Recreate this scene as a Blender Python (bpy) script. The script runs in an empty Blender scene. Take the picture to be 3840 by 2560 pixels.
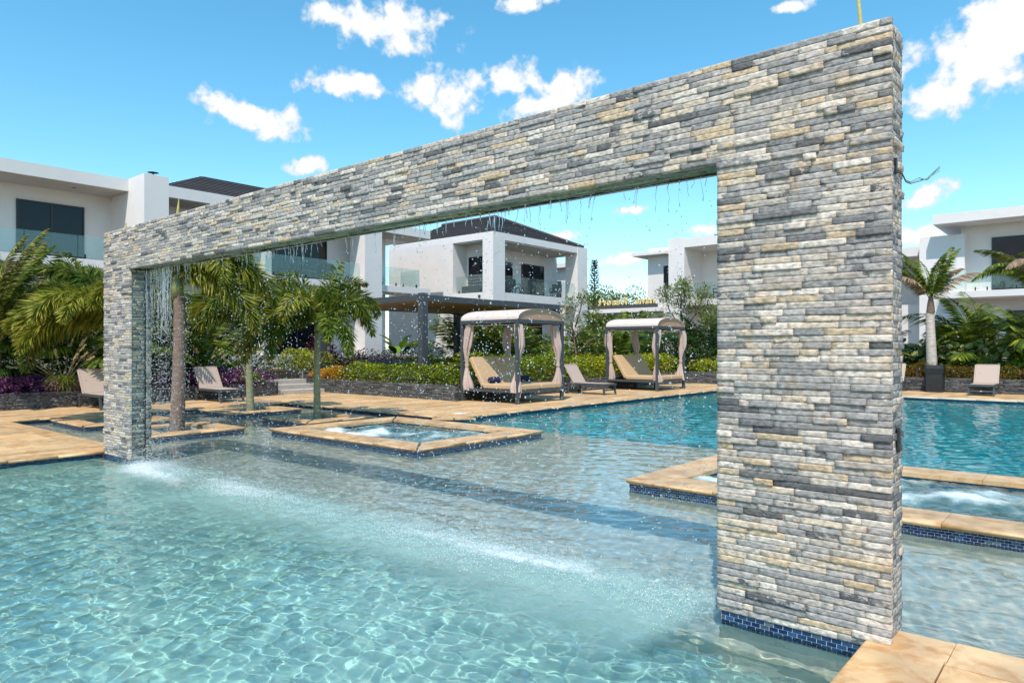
import bpy, math, random
import numpy as np
from mathutils import Vector, Matrix
sc = bpy.context.scene
COL = sc.collection
PI = math.pi
# ------------------------------------------------------------------ camera
F, CX, HY, CZ = 2625.0, 1920.0, 1305.0, 1.64       # focal length and horizon in photo pixels, eye height in metres
YAW = math.atan((4153 - 1920) / F)
FW = (-math.sin(YAW), math.cos(YAW)); RT = (math.cos(YAW), math.sin(YAW))
cam = bpy.data.cameras.new('camera'); camo = bpy.data.objects.new('camera', cam); COL.objects.link(camo)
camo.location = (0, 0, CZ); camo.rotation_euler = (PI / 2, 0, YAW)
cam.sensor_width = 36; cam.lens = 36 * F / 3840; cam.shift_y = (HY - 1280) / 3840; cam.clip_end = 4000; cam.clip_start = .05
sc.camera = camo
# ------------------------------------------------------------------ light
SUN = Vector((-.28, .58, -1.0))                    # direction the sunlight travels
EL = math.atan2(1.0, math.hypot(SUN.x, SUN.y))
world = bpy.data.worlds.new('World'); sc.world = world; world.use_nodes = True
wt = world.node_tree
def wn(t, **k):
    n = wt.nodes.new(t)
    for a, b in k.items(): setattr(n, a, b)
    return n
def wmath(op, a, b=None, c=None):
    n = wn('ShaderNodeMath', operation=op)
    for i, x in enumerate((a, b, c)):
        if x is None: continue
        if isinstance(x, (int, float)): n.inputs[i].default_value = x
        else: wt.links.new(x, n.inputs[i])
    return n.outputs[0]
sky = wn('ShaderNodeTexSky', sky_type='NISHITA', sun_disc=False, sun_elevation=EL, sun_rotation=math.atan2(-SUN.x, -SUN.y), air_density=1.0, dust_density=.4, ozone_density=2.0)
hs = wn('ShaderNodeHueSaturation'); hs.inputs['Hue'].default_value = .478; hs.inputs['Saturation'].default_value = 1.27; hs.inputs['Value'].default_value = 1.95
wt.links.new(sky.outputs[0], hs.inputs['Color'])
tc = wn('ShaderNodeTexCoord')
D = tc.outputs['Generated']
def pixdir(x, y):
    d = Vector((FW[0] * F + RT[0] * (x - CX), FW[1] * F + RT[1] * (x - CX), HY - y)); return d.normalized()
CLOUDS = [(1440, 85, 225, 95, 8), (1250, 52, 95, 52, -10), (1500, 165, 110, 60, 0), (1282, 314, 130, 48, 0), (860, 405, 120, 55, 18), (1030, 470, 120, 62, 0),
          (1610, 330, 120, 80, 0), (1690, 400, 95, 70, 0), (1880, 305, 150, 58, -14), (2110, 350, 215, 72, -22), (1978, 10, 125, 34, -8), (1143, 625, 80, 32, -15),
          (3660, 215, 210, 150, -15), (3780, 60, 160, 100, 0), (3560, 330, 120, 70, 0), (3461, 745, 100, 34, -20), (3450, 880, 130, 42, -8), (2350, 972, 110, 24, -8), (2375, 785, 62, 20, 0), (2090, 890, 80, 24, -10), (2620, 862, 70, 24, 0), (3330, 300, 60, 30, 0), (3000, 20, 80, 22, 0)]
CL = [(pixdir(x, y), a * 1.12 / F, b * 1.12 / F, t) for x, y, a, b, t in CLOUDS]
rw = random.Random(3)                              # same sky carried on all round, with extra unseen clouds to whiten the fill
for k in range(38):
    az = rw.uniform(0, 2 * PI); el = rw.uniform(.08, 1.0)
    d = Vector((math.cos(el) * math.cos(az), math.cos(el) * math.sin(az), math.sin(el)))
    if d.dot(Vector((FW[0], FW[1], .15)).normalized()) > .62: continue
    CL.append((d, rw.uniform(.05, .13), rw.uniform(.02, .05), rw.uniform(-20, 20)))
dens = None
for c, a, b, t in CL:
    e1 = Vector((0, 0, 1)).cross(c).normalized(); e2 = c.cross(e1).normalized()
    e1 = -e1 if e1.dot(Vector((RT[0], RT[1], 0))) < 0 and c.dot(Vector((FW[0], FW[1], 0))) > 0 else e1
    ct, st = math.cos(math.radians(-t)), math.sin(math.radians(-t))
    f1 = e1 * ct + e2 * st; f2 = e2 * ct - e1 * st
    def dot(v):
        n = wn('ShaderNodeVectorMath', operation='DOT_PRODUCT'); wt.links.new(D, n.inputs[0]); n.inputs[1].default_value = v; return n.outputs['Value']
    u = wmath('MULTIPLY', dot(f1), 1 / a); v = wmath('MULTIPLY', dot(f2), 1 / b)
    q = wmath('SUBTRACT', 1.0, wmath('POWER', wmath('ADD', wmath('MULTIPLY', u, u), wmath('MULTIPLY', v, v)), .7))
    q = wmath('SUBTRACT', q, wmath('MULTIPLY', wmath('LESS_THAN', dot(c), .5), 50.0))
    dens = q if dens is None else wmath('MAXIMUM', dens, q)
nz = wn('ShaderNodeTexNoise'); nz.inputs['Scale'].default_value = 42; nz.inputs['Detail'].default_value = 8; nz.inputs['Roughness'].default_value = .54; nz.inputs['Distortion'].default_value = .1
wt.links.new(D, nz.inputs['Vector'])
nz2 = wn('ShaderNodeTexNoise'); nz2.inputs['Scale'].default_value = 15; nz2.inputs['Detail'].default_value = 3; wt.links.new(D, nz2.inputs['Vector'])
dn = wmath('ADD', wmath('ADD', dens, wmath('MULTIPLY', wmath('SUBTRACT', nz.outputs[0], .52), 2.7)), wmath('MULTIPLY', wmath('SUBTRACT', nz2.outputs[0], .5), 1.6))
mr = wn('ShaderNodeMapRange', interpolation_type='SMOOTHSTEP'); wt.links.new(dn, mr.inputs[0]); mr.inputs[1].default_value = .0; mr.inputs[2].default_value = .62
mr2 = wn('ShaderNodeMapRange', interpolation_type='SMOOTHSTEP'); wt.links.new(dn, mr2.inputs[0]); mr2.inputs[1].default_value = .2; mr2.inputs[2].default_value = 1.2
cc = wn('ShaderNodeMixRGB'); wt.links.new(mr2.outputs[0], cc.inputs[0]); cc.inputs[1].default_value = (6.2, 7.0, 7.9, 1); cc.inputs[2].default_value = (10.8, 10.6, 10.6, 1)
mx = wn('ShaderNodeMixRGB'); wt.links.new(mr.outputs[0], mx.inputs[0]); wt.links.new(hs.outputs[0], mx.inputs[1]); wt.links.new(cc.outputs[0], mx.inputs[2])
bg = wt.nodes['Background']; wt.links.new(mx.outputs[0], bg.inputs[0]); bg.inputs[1].default_value = .112
world.cycles.sampling_method = 'MANUAL'; world.cycles.sample_map_resolution = 512
sun = bpy.data.lights.new('sun', 'SUN'); suno = bpy.data.objects.new('sun', sun); COL.objects.link(suno)
sun.energy = 4.4; sun.angle = math.radians(.5); sun.color = (1, .94, .845); suno.location = (10, -12, 25)
suno.rotation_euler = SUN.to_track_quat('-Z', 'Y').to_euler()
sun.cycles.is_caustics_light = True                # the sun is refracted into the pools
sc.view_settings.view_transform = 'Standard'; sc.view_settings.look = 'None'; sc.view_settings.exposure = .12; sc.view_settings.gamma = 1
sc.cycles.use_denoising = True; sc.cycles.max_bounces = 9; sc.cycles.transparent_max_bounces = 16; sc.cycles.transmission_bounces = 9; sc.cycles.sample_clamp_indirect = 6; sc.cycles.blur_glossy = .3
# ------------------------------------------------------------------ helpers
rnd = random.Random(11); rng = np.random.default_rng(5)
class MB:
    def __init__(s): s.v = []; s.f = []
    def add(s, v, f):
        o = len(s.v); s.v += [tuple(p) for p in v]; s.f += [tuple(i + o for i in q) for q in f]; return s
    def box(s, x0, x1, y0, y1, z0, z1, M=None):
        v = [Vector((x, y, z)) for z in (z0, z1) for x, y in ((x0, y0), (x1, y0), (x1, y1), (x0, y1))]
        if M is not None: v = [M @ p for p in v]
        return s.add(v, [(0, 3, 2, 1), (4, 5, 6, 7), (0, 1, 5, 4), (1, 2, 6, 5), (2, 3, 7, 6), (3, 0, 4, 7)])
    def cbox(s, x0, x1, y0, y1, z0, z1, c=.01, M=None):   # a box with chamfered upright and top edges
        def ring(i, z): return [(x0 + i, y0, z), (x1 - i, y0, z), (x1, y0 + i, z), (x1, y1 - i, z), (x1 - i, y1, z), (x0 + i, y1, z), (x0, y1 - i, z), (x0, y0 + i, z)]
        def inner(z): return [(x0 + c, y0 + c, z), (x1 - c, y0 + c, z), (x1 - c, y0 + c, z), (x1 - c, y1 - c, z), (x1 - c, y1 - c, z), (x0 + c, y1 - c, z), (x0 + c, y1 - c, z), (x0 + c, y0 + c, z)]
        def inn(z):
            a = ring(c, z); m = ((x0 + x1) / 2, (y0 + y1) / 2)
            return [(p[0] + (c if p[0] < m[0] else -c) * .7, p[1] + (c if p[1] < m[1] else -c) * .7, z) for p in a]
        v = inn(z0) + ring(c, z0 + c) + ring(c, z1 - c) + inn(z1); f = [tuple(range(7, -1, -1)), tuple(range(24, 32))]
        for k in range(3):
            for i in range(8): j = (i + 1) % 8; f.append((k * 8 + i, k * 8 + j, k * 8 + 8 + j, k * 8 + 8 + i))
        v = [Vector(p) for p in v]
        if M is not None: v = [M @ p for p in v]
        return s.add(v, f)
    def tube(s, pts, rad, n=8, cap=True):
        pts = [Vector(p) for p in pts]; m = len(pts); rad = rad if hasattr(rad, '__len__') else [rad] * m
        o = len(s.v); up = Vector((0, 0, 1)); vs = []
        for i, p in enumerate(pts):
            t = (pts[min(i + 1, m - 1)] - pts[max(i - 1, 0)]).normalized()
            a = t.cross(up if abs(t.z) < .95 else Vector((1, 0, 0))).normalized(); b = t.cross(a)
            vs += [p + (a * math.cos(2 * PI * k / n) + b * math.sin(2 * PI * k / n)) * rad[i] for k in range(n)]
        f = [(i * n + k, i * n + (k + 1) % n, (i + 1) * n + (k + 1) % n, (i + 1) * n + k) for i in range(m - 1) for k in range(n)]
        if cap: f += [tuple(range(n - 1, -1, -1)), tuple((m - 1) * n + k for k in range(n))]
        return s.add(vs, f)
    def prism(s, poly, z0, z1):
        n = len(poly)
        return s.add([(x, y, z0) for x, y in poly] + [(x, y, z1) for x, y in poly], [tuple(range(n - 1, -1, -1)), tuple(range(n, 2 * n))] + [(i, (i + 1) % n, n + (i + 1) % n, n + i) for i in range(n)])
    def mesh(s, name, smooth=False):
        me = bpy.data.meshes.new(name); me.from_pydata(s.v, [], s.f)
        if smooth: me.polygons.foreach_set('use_smooth', [True] * len(me.polygons))
        me.update(); return me
def npmesh(name, V, Q, smooth=False, mats=None):
    V = np.asarray(V, np.float32); Q = np.asarray(Q, np.int32); k = Q.shape[1]
    me = bpy.data.meshes.new(name); me.vertices.add(len(V)); me.vertices.foreach_set('co', V.ravel())
    me.loops.add(Q.size); me.loops.foreach_set('vertex_index', Q.ravel()); me.polygons.add(len(Q)); me.polygons.foreach_set('loop_start', np.arange(0, Q.size, k, dtype=np.int32))
    if smooth: me.polygons.foreach_set('use_smooth', np.ones(len(Q), bool))
    me.update(calc_edges=True); return me
def obj(name, me, mat=None, parent=None, kind=None, local=False):
    if isinstance(me, MB): me = me.mesh(name)
    if mat is not None and not me.materials: me.materials.append(mat)
    o = bpy.data.objects.new(name, me); COL.objects.link(o)
    if parent is not None:
        o.parent = parent
        if not local and parent.type == 'EMPTY': o.matrix_parent_inverse = parent.matrix_basis.inverted()
    if kind: o['kind'] = kind
    return o
def thing(name, label, cat, loc=(0, 0, 0), group=None):
    o = bpy.data.objects.new(name, None); COL.objects.link(o); o.location = loc; o.empty_display_size = .2
    return tag(o, label, cat, group)
def tag(o, label, cat, group=None):
    o['label'] = label; o['category'] = cat
    if group: o['group'] = group
    return o
def copy_tree(o, parent=None):
    c = o.copy(); COL.objects.link(c)
    if parent is not None: c.parent = parent
    for ch in list(o.children): copy_tree(ch, c)
    return c
# ------------------------------------------------------------------ materials
def ramp(nt, stops, inter='LINEAR'):
    n = nt.nodes.new('ShaderNodeValToRGB'); n.color_ramp.interpolation = inter; e = n.color_ramp.elements
    while len(e) < len(stops): e.new(.5)
    for i, (p, c) in enumerate(stops): e[i].position = p; e[i].color = (*c, 1)
    return n
def mat(name, col=(.5, .5, .5), rough=.6, var=.12, scale=6, bump=0, bscale=60, metal=0, stops=None, rand=None, trans=0, spec=.5, stretch=None, transl=0, coords='pos', bdist=.01, inter='CONSTANT', detail=5, mottle=0):
    m = bpy.data.materials.new(name); m.use_nodes = True; nt = m.node_tree; L = nt.links.new; p = nt.nodes['Principled BSDF']
    p.inputs['Roughness'].default_value = rough; p.inputs['Metallic'].default_value = metal; p.inputs['Specular IOR Level'].default_value = spec
    g = nt.nodes.new('ShaderNodeNewGeometry'); oi = nt.nodes.new('ShaderNodeObjectInfo'); t = nt.nodes.new('ShaderNodeTexCoord')
    vec = g.outputs['Position'] if coords == 'pos' else t.outputs['Object']
    mp = nt.nodes.new('ShaderNodeMapping'); L(vec, mp.inputs[0])
    if stretch: mp.inputs['Scale'].default_value = stretch
    def fr(k):                                       # a random number for this piece
        a = nt.nodes.new('ShaderNodeMath'); a.operation = 'MULTIPLY_ADD'; L(oi.outputs['Random'], a.inputs[0]); a.inputs[1].default_value = k; L(g.outputs['Random Per Island'], a.inputs[2])
        b = nt.nodes.new('ShaderNodeMath'); b.operation = 'FRACT'; L(a.outputs[0], b.inputs[0]); return b.outputs[0]
    if stops:
        r = ramp(nt, stops, inter); fac = fr(7.31)
        if mottle:                                   # the colour wanders within one piece
            n0 = nt.nodes.new('ShaderNodeTexNoise'); n0.inputs['Scale'].default_value = 11; n0.inputs['Detail'].default_value = 7; n0.inputs['Roughness'].default_value = .65; L(mp.outputs[0], n0.inputs['Vector'])
            a = nt.nodes.new('ShaderNodeMath'); a.operation = 'MULTIPLY_ADD'; L(n0.outputs[0], a.inputs[0]); a.inputs[1].default_value = mottle; L(fac, a.inputs[2]); b = nt.nodes.new('ShaderNodeMath'); b.operation = 'FRACT'; L(a.outputs[0], b.inputs[0]); fac = b.outputs[0]
        L(fac, r.inputs[0]); base = r.outputs[0]
    else:
        c = nt.nodes.new('ShaderNodeRGB'); c.outputs[0].default_value = (*col, 1); base = c.outputs[0]
    if rand:                                         # brightness varies from piece to piece
        h = nt.nodes.new('ShaderNodeHueSaturation'); mm = nt.nodes.new('ShaderNodeMapRange'); L(fr(3.7), mm.inputs[0]); mm.inputs[3].default_value = 1 - rand; mm.inputs[4].default_value = 1 + rand
        L(mm.outputs[0], h.inputs['Value']); L(base, h.inputs['Color']); base = h.outputs[0]
    if var:
        nz = nt.nodes.new('ShaderNodeTexNoise'); nz.inputs['Scale'].default_value = scale; nz.inputs['Detail'].default_value = detail; L(mp.outputs[0], nz.inputs['Vector'])
        mm = nt.nodes.new('ShaderNodeMapRange'); L(nz.outputs[0], mm.inputs[0]); mm.inputs[1].default_value = .3; mm.inputs[2].default_value = .7; mm.inputs[3].default_value = 1 - var; mm.inputs[4].default_value = 1 + var
        h = nt.nodes.new('ShaderNodeHueSaturation'); L(mm.outputs[0], h.inputs['Value']); L(base, h.inputs['Color']); base = h.outputs[0]
    L(base, p.inputs['Base Color'])
    if trans: p.inputs['Transmission Weight'].default_value = trans; p.inputs['IOR'].default_value = 1.33
    if bump:
        nb = nt.nodes.new('ShaderNodeTexNoise'); nb.inputs['Scale'].default_value = bscale; nb.inputs['Detail'].default_value = 6; nb.inputs['Roughness'].default_value = .6; L(mp.outputs[0], nb.inputs['Vector'])
        bn = nt.nodes.new('ShaderNodeBump'); bn.inputs['Strength'].default_value = bump; bn.inputs['Distance'].default_value = bdist; L(nb.outputs[0], bn.inputs['Height']); L(bn.outputs[0], p.inputs['Normal'])
    if transl:
        tr = nt.nodes.new('ShaderNodeBsdfTranslucent'); L(base, tr.inputs[0]); ms = nt.nodes.new('ShaderNodeMixShader'); ms.inputs[0].default_value = transl
        L(p.outputs[0], ms.inputs[1]); L(tr.outputs[0], ms.inputs[2]); L(ms.outputs[0], nt.nodes['Material Output'].inputs[0])
    return m
STONES = [(0, (.46, .41, .345)), (.10, (.27, .26, .25)), (.20, (.52, .43, .31)), (.30, (.36, .34, .315)), (.40, (.15, .15, .152)), (.45, (.24, .235, .228)), (.58, (.56, .50, .42)), (.68, (.38, .335, .28)), (.775, (.10, .101, .105)), (.82, (.32, .305, .288)), (.92, (.50, .375, .22)), (1, (.46, .41, .345))]
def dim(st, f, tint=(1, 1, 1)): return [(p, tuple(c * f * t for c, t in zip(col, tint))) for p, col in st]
def stone_mat(name, stops, rough, bump=.9):
    m = mat(name, stops=stops, rough=rough, var=.42, scale=30, mottle=.09, inter='CONSTANT', bump=bump, bscale=60, bdist=.006, stretch=(1, 1, 1.6), detail=8)
    nt = m.node_tree; L = nt.links.new; p = nt.nodes['Principled BSDF']; src = p.inputs['Base Color'].links[0].from_socket    # rusty and pale veins
    g = nt.nodes.new('ShaderNodeNewGeometry'); nz = nt.nodes.new('ShaderNodeTexNoise'); nz.inputs['Scale'].default_value = 5.5; nz.inputs['Detail'].default_value = 7; nz.inputs['Distortion'].default_value = 1.27; L(g.outputs['Position'], nz.inputs['Vector'])
    r = nt.nodes.new('ShaderNodeMapRange'); L(nz.outputs[0], r.inputs[0]); r.inputs[1].default_value = .56; r.inputs[2].default_value = .74; r.inputs[4].default_value = .55
    mx = nt.nodes.new('ShaderNodeMixRGB'); mx.blend_type = 'MULTIPLY'; L(r.outputs[0], mx.inputs[0]); L(src, mx.inputs[1]); mx.inputs[2].default_value = (1.0, .78, .5, 1); L(mx.outputs[0], p.inputs['Base Color'])
    return m
STONES = [(p, tuple(1.12 * (.72 * v + .2 * sum(c) / 3) * k for v, k in zip(c, (1.02, .965, .945)))) for p, c in STONES]
Mstone = stone_mat('ledger stone', STONES, .72)
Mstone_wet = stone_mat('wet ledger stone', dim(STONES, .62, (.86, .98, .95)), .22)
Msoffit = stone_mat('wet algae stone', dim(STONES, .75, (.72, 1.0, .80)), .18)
Mslate = stone_mat('dark slate', [(0, (.075, .075, .08)), (.3, (.11, .11, .115)), (.55, (.05, .052, .056)), (.75, (.14, .135, .13)), (.9, (.09, .08, .075))], .6)
Mgrout = mat('grout', (.55, .54, .5), .8, .1, 20)
Mconc = mat('mortar', (.30, .28, .25), .9, .2, 15)
Mtrav = mat('travertine', (.62, .41, .215), .5, .30, 2.6, .25, 26, rand=.09, stretch=(1, .22, 1), bdist=.004, detail=8)
Mcope = mat('travertine coping', (.61, .40, .21), .42, .28, 3.2, .25, 30, rand=.07, bdist=.004, detail=8)
def spots(m, scale, lo, hi, amt, col):               # stains and pits with a shape of their own
    nt = m.node_tree; L = nt.links.new; p = nt.nodes['Principled BSDF']; src = p.inputs['Base Color'].links[0].from_socket; g = nt.nodes.new('ShaderNodeNewGeometry')
    nz = nt.nodes.new('ShaderNodeTexNoise'); nz.inputs['Scale'].default_value = scale; nz.inputs['Detail'].default_value = 8; nz.inputs['Roughness'].default_value = .65; nz.inputs['Distortion'].default_value = .8; L(g.outputs['Position'], nz.inputs['Vector'])
    r = nt.nodes.new('ShaderNodeMapRange'); L(nz.outputs[0], r.inputs[0]); r.inputs[1].default_value = lo; r.inputs[2].default_value = hi; r.inputs[4].default_value = amt
    mx = nt.nodes.new('ShaderNodeMixRGB'); mx.blend_type = 'MULTIPLY'; L(r.outputs[0], mx.inputs[0]); L(src, mx.inputs[1]); mx.inputs[2].default_value = (*col, 1); L(mx.outputs[0], p.inputs['Base Color'])
for _m in (Mtrav, Mcope): spots(_m, 5.5, .48, .64, .9, (.80, .60, .40)); spots(_m, 1.1, .52, .7, .6, (.86, .74, .60)); spots(_m, 38, .66, .74, .8, (.5, .35, .25))
Mpale = mat('pale paving', (.42, .37, .32), .75, .12, 4, .15, 40)
Mtile = mat('glass mosaic tile', rough=.12, var=.25, scale=14, stops=[(0, (.014, .04, .11)), (.22, (.006, .018, .075)), (.45, (.022, .07, .17)), (.66, (.05, .085, .12)), (.8, (.01, .03, .09)), (.92, (.09, .12, .13))], stretch=(.3, .3, 6))
Mwhite = mat('white render', (.70, .645, .62), .85, .035, 1.2, .12, 130, bdist=.003)
Mwhite2 = mat('white render trim', (.73, .675, .65), .8, .03, 1.5, .1, 130, bdist=.003)
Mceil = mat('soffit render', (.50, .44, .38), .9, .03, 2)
Mdark = mat('dark aluminium', (.012, .013, .016), .35, .1, 4)
Mpane = mat('dark window glass', (.005, .007, .011), .05, .2, 1.5, spec=.35)
Mfrm = mat('charcoal powder coat', (.055, .062, .07), .45, .1, 8)
Msling = mat('taupe sling fabric', (.43, .325, .265), .85, .05, 90, .25, 260, bdist=.002)
Mcush = mat('sand cushion', (.49, .325, .18), .9, .06, 14, .2, 160, bdist=.002)
Mcloth = mat('blush curtain', (.62, .47, .41), .9, .06, 12, .15, 120, transl=.25, bdist=.002)
Mcanopy = mat('canopy fabric', (.68, .56, .50), .85, .04, 8, .1, 200, transl=.12)
Mtan = mat('canopy end fabric', (.58, .32, .20), .85, .04, 8, transl=.15)
Mwood = mat('cedar soffit boards', (.52, .30, .13), .6, .3, 7, .1, 40, rand=.18, stretch=(.15, 5, 5))
Mnavy = mat('navy towel', (.012, .016, .06), .95, .15, 60, .6, 240, bdist=.004)
Mrubber = mat('black plastic', (.016, .016, .017), .42, .2, 12)
Mbag = mat('black bin liner', (.012, .012, .013), .22, .2, 20, .8, 18)
Mgrey = mat('charcoal cushion', (.10, .10, .105), .95, .1, 30, .2, 140)
Mroof = mat('dark roof tile', (.055, .045, .045), .65, .2, 6, .3, 30, rand=.15)
Mterra = mat('terracotta roof', (.62, .20, .06), .8, .2, 4)
Mbark = mat('palm bark', (.19, .13, .10), .9, .3, 9, .5, 30, stretch=(1, 1, 4))
Mgreenbark = mat('green palm trunk', (.23, .235, .13), .7, .2, 7, .3, 20, stretch=(1, 1, 3))
Mshaft = mat('crownshaft', (.20, .22, .08), .55, .2, 5)
Mbrownbark = mat('brown bark', (.15, .10, .07), .9, .3, 12, .5, 40)
Mpalebark = mat('pale palm bark', (.46, .39, .34), .9, .25, 8, .5, 24, stretch=(1, 1, 3))
Msoil = mat('dark soil', (.022, .016, .011), .95, .4, 20, .8, 40)
Mearth = mat('garden earth', (.05, .038, .024), .95, .4, 4, .8, 14, bdist=.05)
def leafmat(name, stops, transl=.32, rough=.5, var=.2): return mat(name, stops=stops, rough=rough, var=var, scale=2.5, transl=transl, inter='LINEAR', spec=.22)
Lfox = leafmat('foxtail leaflets', [(0, (.035, .08, .010)), (.4, (.075, .14, .015)), (.72, (.15, .20, .02)), (.92, (.28, .28, .04)), (1, (.38, .33, .09))], .34)
Lfoxy = leafmat('yellowing foxtail leaflets', [(0, (.075, .12, .012)), (.4, (.18, .21, .02)), (.75, (.34, .33, .035)), (1, (.48, .40, .09))], .3)
Lcoco = leafmat('coconut leaflets', [(0, (.05, .09, .012)), (.5, (.13, .16, .02)), (.85, (.30, .27, .05)), (1, (.45, .34, .12))], .3)
Ldry = leafmat('dry leaflets', [(0, (.22, .14, .09)), (.6, (.33, .23, .15)), (1, (.45, .33, .22))], .2, .8)
Lgreen = leafmat('green hedge leaves', [(0, (.025, .06, .006)), (.35, (.09, .16, .010)), (.75, (.27, .33, .016)), (1, (.52, .46, .04))])
Lyell = leafmat('yellow green hedge leaves', [(0, (.035, .075, .006)), (.35, (.16, .22, .010)), (.75, (.46, .46, .016)), (1, (.66, .57, .04))])
Loran = leafmat('orange croton leaves', [(0, (.30, .12, .01)), (.4, (.52, .24, .012)), (.8, (.60, .34, .02)), (1, (.35, .34, .02))])
Lpurp = leafmat('purple heart leaves', [(0, (.04, .008, .042)), (.5, (.11, .026, .105)), (.85, (.21, .065, .17)), (1, (.32, .13, .24))], .2)
Ldeep = leafmat('deep green leaves', [(0, (.010, .032, .006)), (.5, (.026, .066, .010)), (1, (.075, .13, .018))], .2)
Lbright = leafmat('bright green leaves', [(0, (.04, .11, .008)), (.5, (.09, .21, .012)), (1, (.20, .33, .02))])
Larec = leafmat('areca leaflets', [(0, (.035, .075, .010)), (.5, (.09, .15, .014)), (.85, (.21, .24, .02)), (1, (.42, .38, .04))])
Lolive = leafmat('oleander leaves', [(0, (.07, .12, .03)), (.5, (.17, .22, .06)), (1, (.36, .38, .13))])
Lgrass = leafmat('fountain grass blades', [(0, (.05, .10, .01)), (.5, (.13, .19, .015)), (1, (.30, .30, .05))])
Lplume = leafmat('grass plumes', [(0, (.55, .42, .20)), (1, (.74, .62, .38))], .3, .9)
Lrust = leafmat('rusty ground cover leaves', [(0, (.06, .075, .008)), (.5, (.15, .14, .012)), (.8, (.30, .12, .02)), (1, (.42, .07, .03))])
Lfar = leafmat('far tree leaves', [(0, (.028, .050, .010)), (.5, (.075, .11, .016)), (1, (.17, .19, .03))], .2)
Lpine = leafmat('norfolk pine needles', [(0, (.010, .022, .012)), (1, (.03, .055, .022))], .1)
Lpink = leafmat('pink blossoms', [(0, (.62, .22, .30)), (1, (.75, .42, .48))], .3)
Lred = leafmat('red blossoms', [(0, (.5, .03, .02)), (1, (.6, .08, .03))], .2)
# ================================================================== ground, pool shell, water
ZD, ZB = .10, .06                                  # deck top and the foot of the stone cladding above the water (z = 0)
def rects_mesh(name, rs):
    mb = MB()
    for x0, x1, y0, y1, z in rs: mb.add([(x0, y0, z), (x1, y0, z), (x1, y1, z), (x0, y1, z)], [(0, 1, 2, 3)])
    return mb
o = obj('ground', rects_mesh('ground', [(-900, -29, -900, 900, .03), (-29, 9, -900, -4.5, .03), (9, 900, -900, 900, .03), (-29, 9, 34, 900, .03)]), mat('dry ground', (.13, .12, .07), .95, .4, .8, .5, 6, bdist=.1), kind='structure')
def pool_mat(name, col, var=.12):
    m = mat(name, col, .6, var, 7, .2, 90, detail=8, bdist=.004); return m
Mfront = pool_mat('aqua pool plaster', (.27, .51, .465)); Mshelf = pool_mat('pale pool plaster', (.37, .43, .385), .16); Mdeep = pool_mat('teal pool plaster', (.010, .37, .43), .10); Mnose = pool_mat('sand step edge', (.43, .46, .36))
YS = 3.99                                          # the shelf ends under the arch
fl = []
fl.append(obj('pool_floor', rects_mesh('f', [(-11.6, 6, -4.5, YS, -.58)]), Mfront, kind='structure'))
fl.append(obj('pool_shelf', MB().box(-18.2, 9, YS, 11.05, -.95, -.27), Mshelf, kind='structure'))
fl.append(obj('pool_step_edge', MB().box(-11.6, 1, YS - .05, YS + .01, -.3, -.266), Mnose, kind='structure'))
fl.append(obj('pool_basin', MB().add([(-11.1, 11.05, -.95), (9, 11.05, -.95), (9, 25.3, -1.6), (-11.1, 25.3, -1.6)], [(0, 1, 2, 3)]).add([(-11.1, 11.052, -1), (9, 11.052, -1), (9, 11.052, -.27), (-11.1, 11.052, -.27)], [(0, 3, 2, 1)]).add([(9, -4.5, -1.6), (9, 25.3, -1.6), (9, 25.3, .05), (9, -4.5, .05)], [(0, 3, 2, 1)]), Mdeep, kind='structure'))
for o in fl: o.cycles.is_caustics_receiver = True
# --- water surface: one rippled sheet, cut where the decks and tubs stand
def axis(segs):
    a = []
    for x0, x1, d in segs: a += list(np.arange(x0, x1 - 1e-6, d))
    return np.array(a + [segs[-1][1]])
xs = axis([(-18.1, -12, .05), (-12, -7, .038), (-7, 1.2, .017), (1.2, 9, .2)]); ys = axis([(-4.5, .3, .2), (.3, 5, .017), (5, 7.2, .035), (7.2, 12, .05), (12, 25.25, .09)])
Xg, Yg = np.meshgrid(xs, ys); Zg = np.zeros_like(Xg)
wr = np.random.default_rng(2)
for i in range(90):
    lam = 10 ** wr.uniform(-1.12, -.22); k = 2 * PI / lam; th = wr.normal(1.15, .75) if i % 3 else wr.uniform(0, 2 * PI)
    a = .0025 * lam ** .95 * wr.uniform(.4, 1.0)
    if lam < .22: a *= 1.6
    if lam < .2: a *= np.exp(-np.clip(Yg - 7, 0, 99) / 4)
    Zg += a * np.sin(k * (Xg * math.cos(th) + Yg * math.sin(th)) + wr.uniform(0, 6.28) + .6 * np.sin(Xg * .9 + i) + .6 * np.sin(Yg * .8 + 2 * i))
Zg *= np.where(Yg > 4.6, .72, 1.0) * np.where(Yg > 11, 1.7, 1.0)
calm = 1 + .25 * np.sin(Xg * .7 + 1.3 * np.sin(Yg * .5)); Zg *= calm
def vnoise(X, Y, s, seed):                         # smooth value noise
    r = np.random.default_rng(seed); T = r.random((257, 257)); x = X * s + 90.3; y = Y * s + 51.7; xi = np.floor(x).astype(int); yi = np.floor(y).astype(int); fx = x - xi; fy = y - yi
    fx = fx * fx * (3 - 2 * fx); fy = fy * fy * (3 - 2 * fy); g = lambda a, b: T[a % 257, b % 257]
    return (g(xi, yi) * (1 - fx) + g(xi + 1, yi) * fx) * (1 - fy) + (g(xi, yi + 1) * (1 - fx) + g(xi + 1, yi + 1) * fx) * fy
def fbm(X, Y, s, seed, o=4): return sum(vnoise(X, Y, s * 2 ** i, seed + i) * .5 ** i for i in range(o)) / sum(.5 ** i for i in range(o))
inx = np.clip((Xg + 10.75) / .3, 0, 1) * np.clip((-1.75 - Xg) / .3, 0, 1)
fall = inx * np.exp(-((Yg - 4.05) / .46) ** 2)
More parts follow.
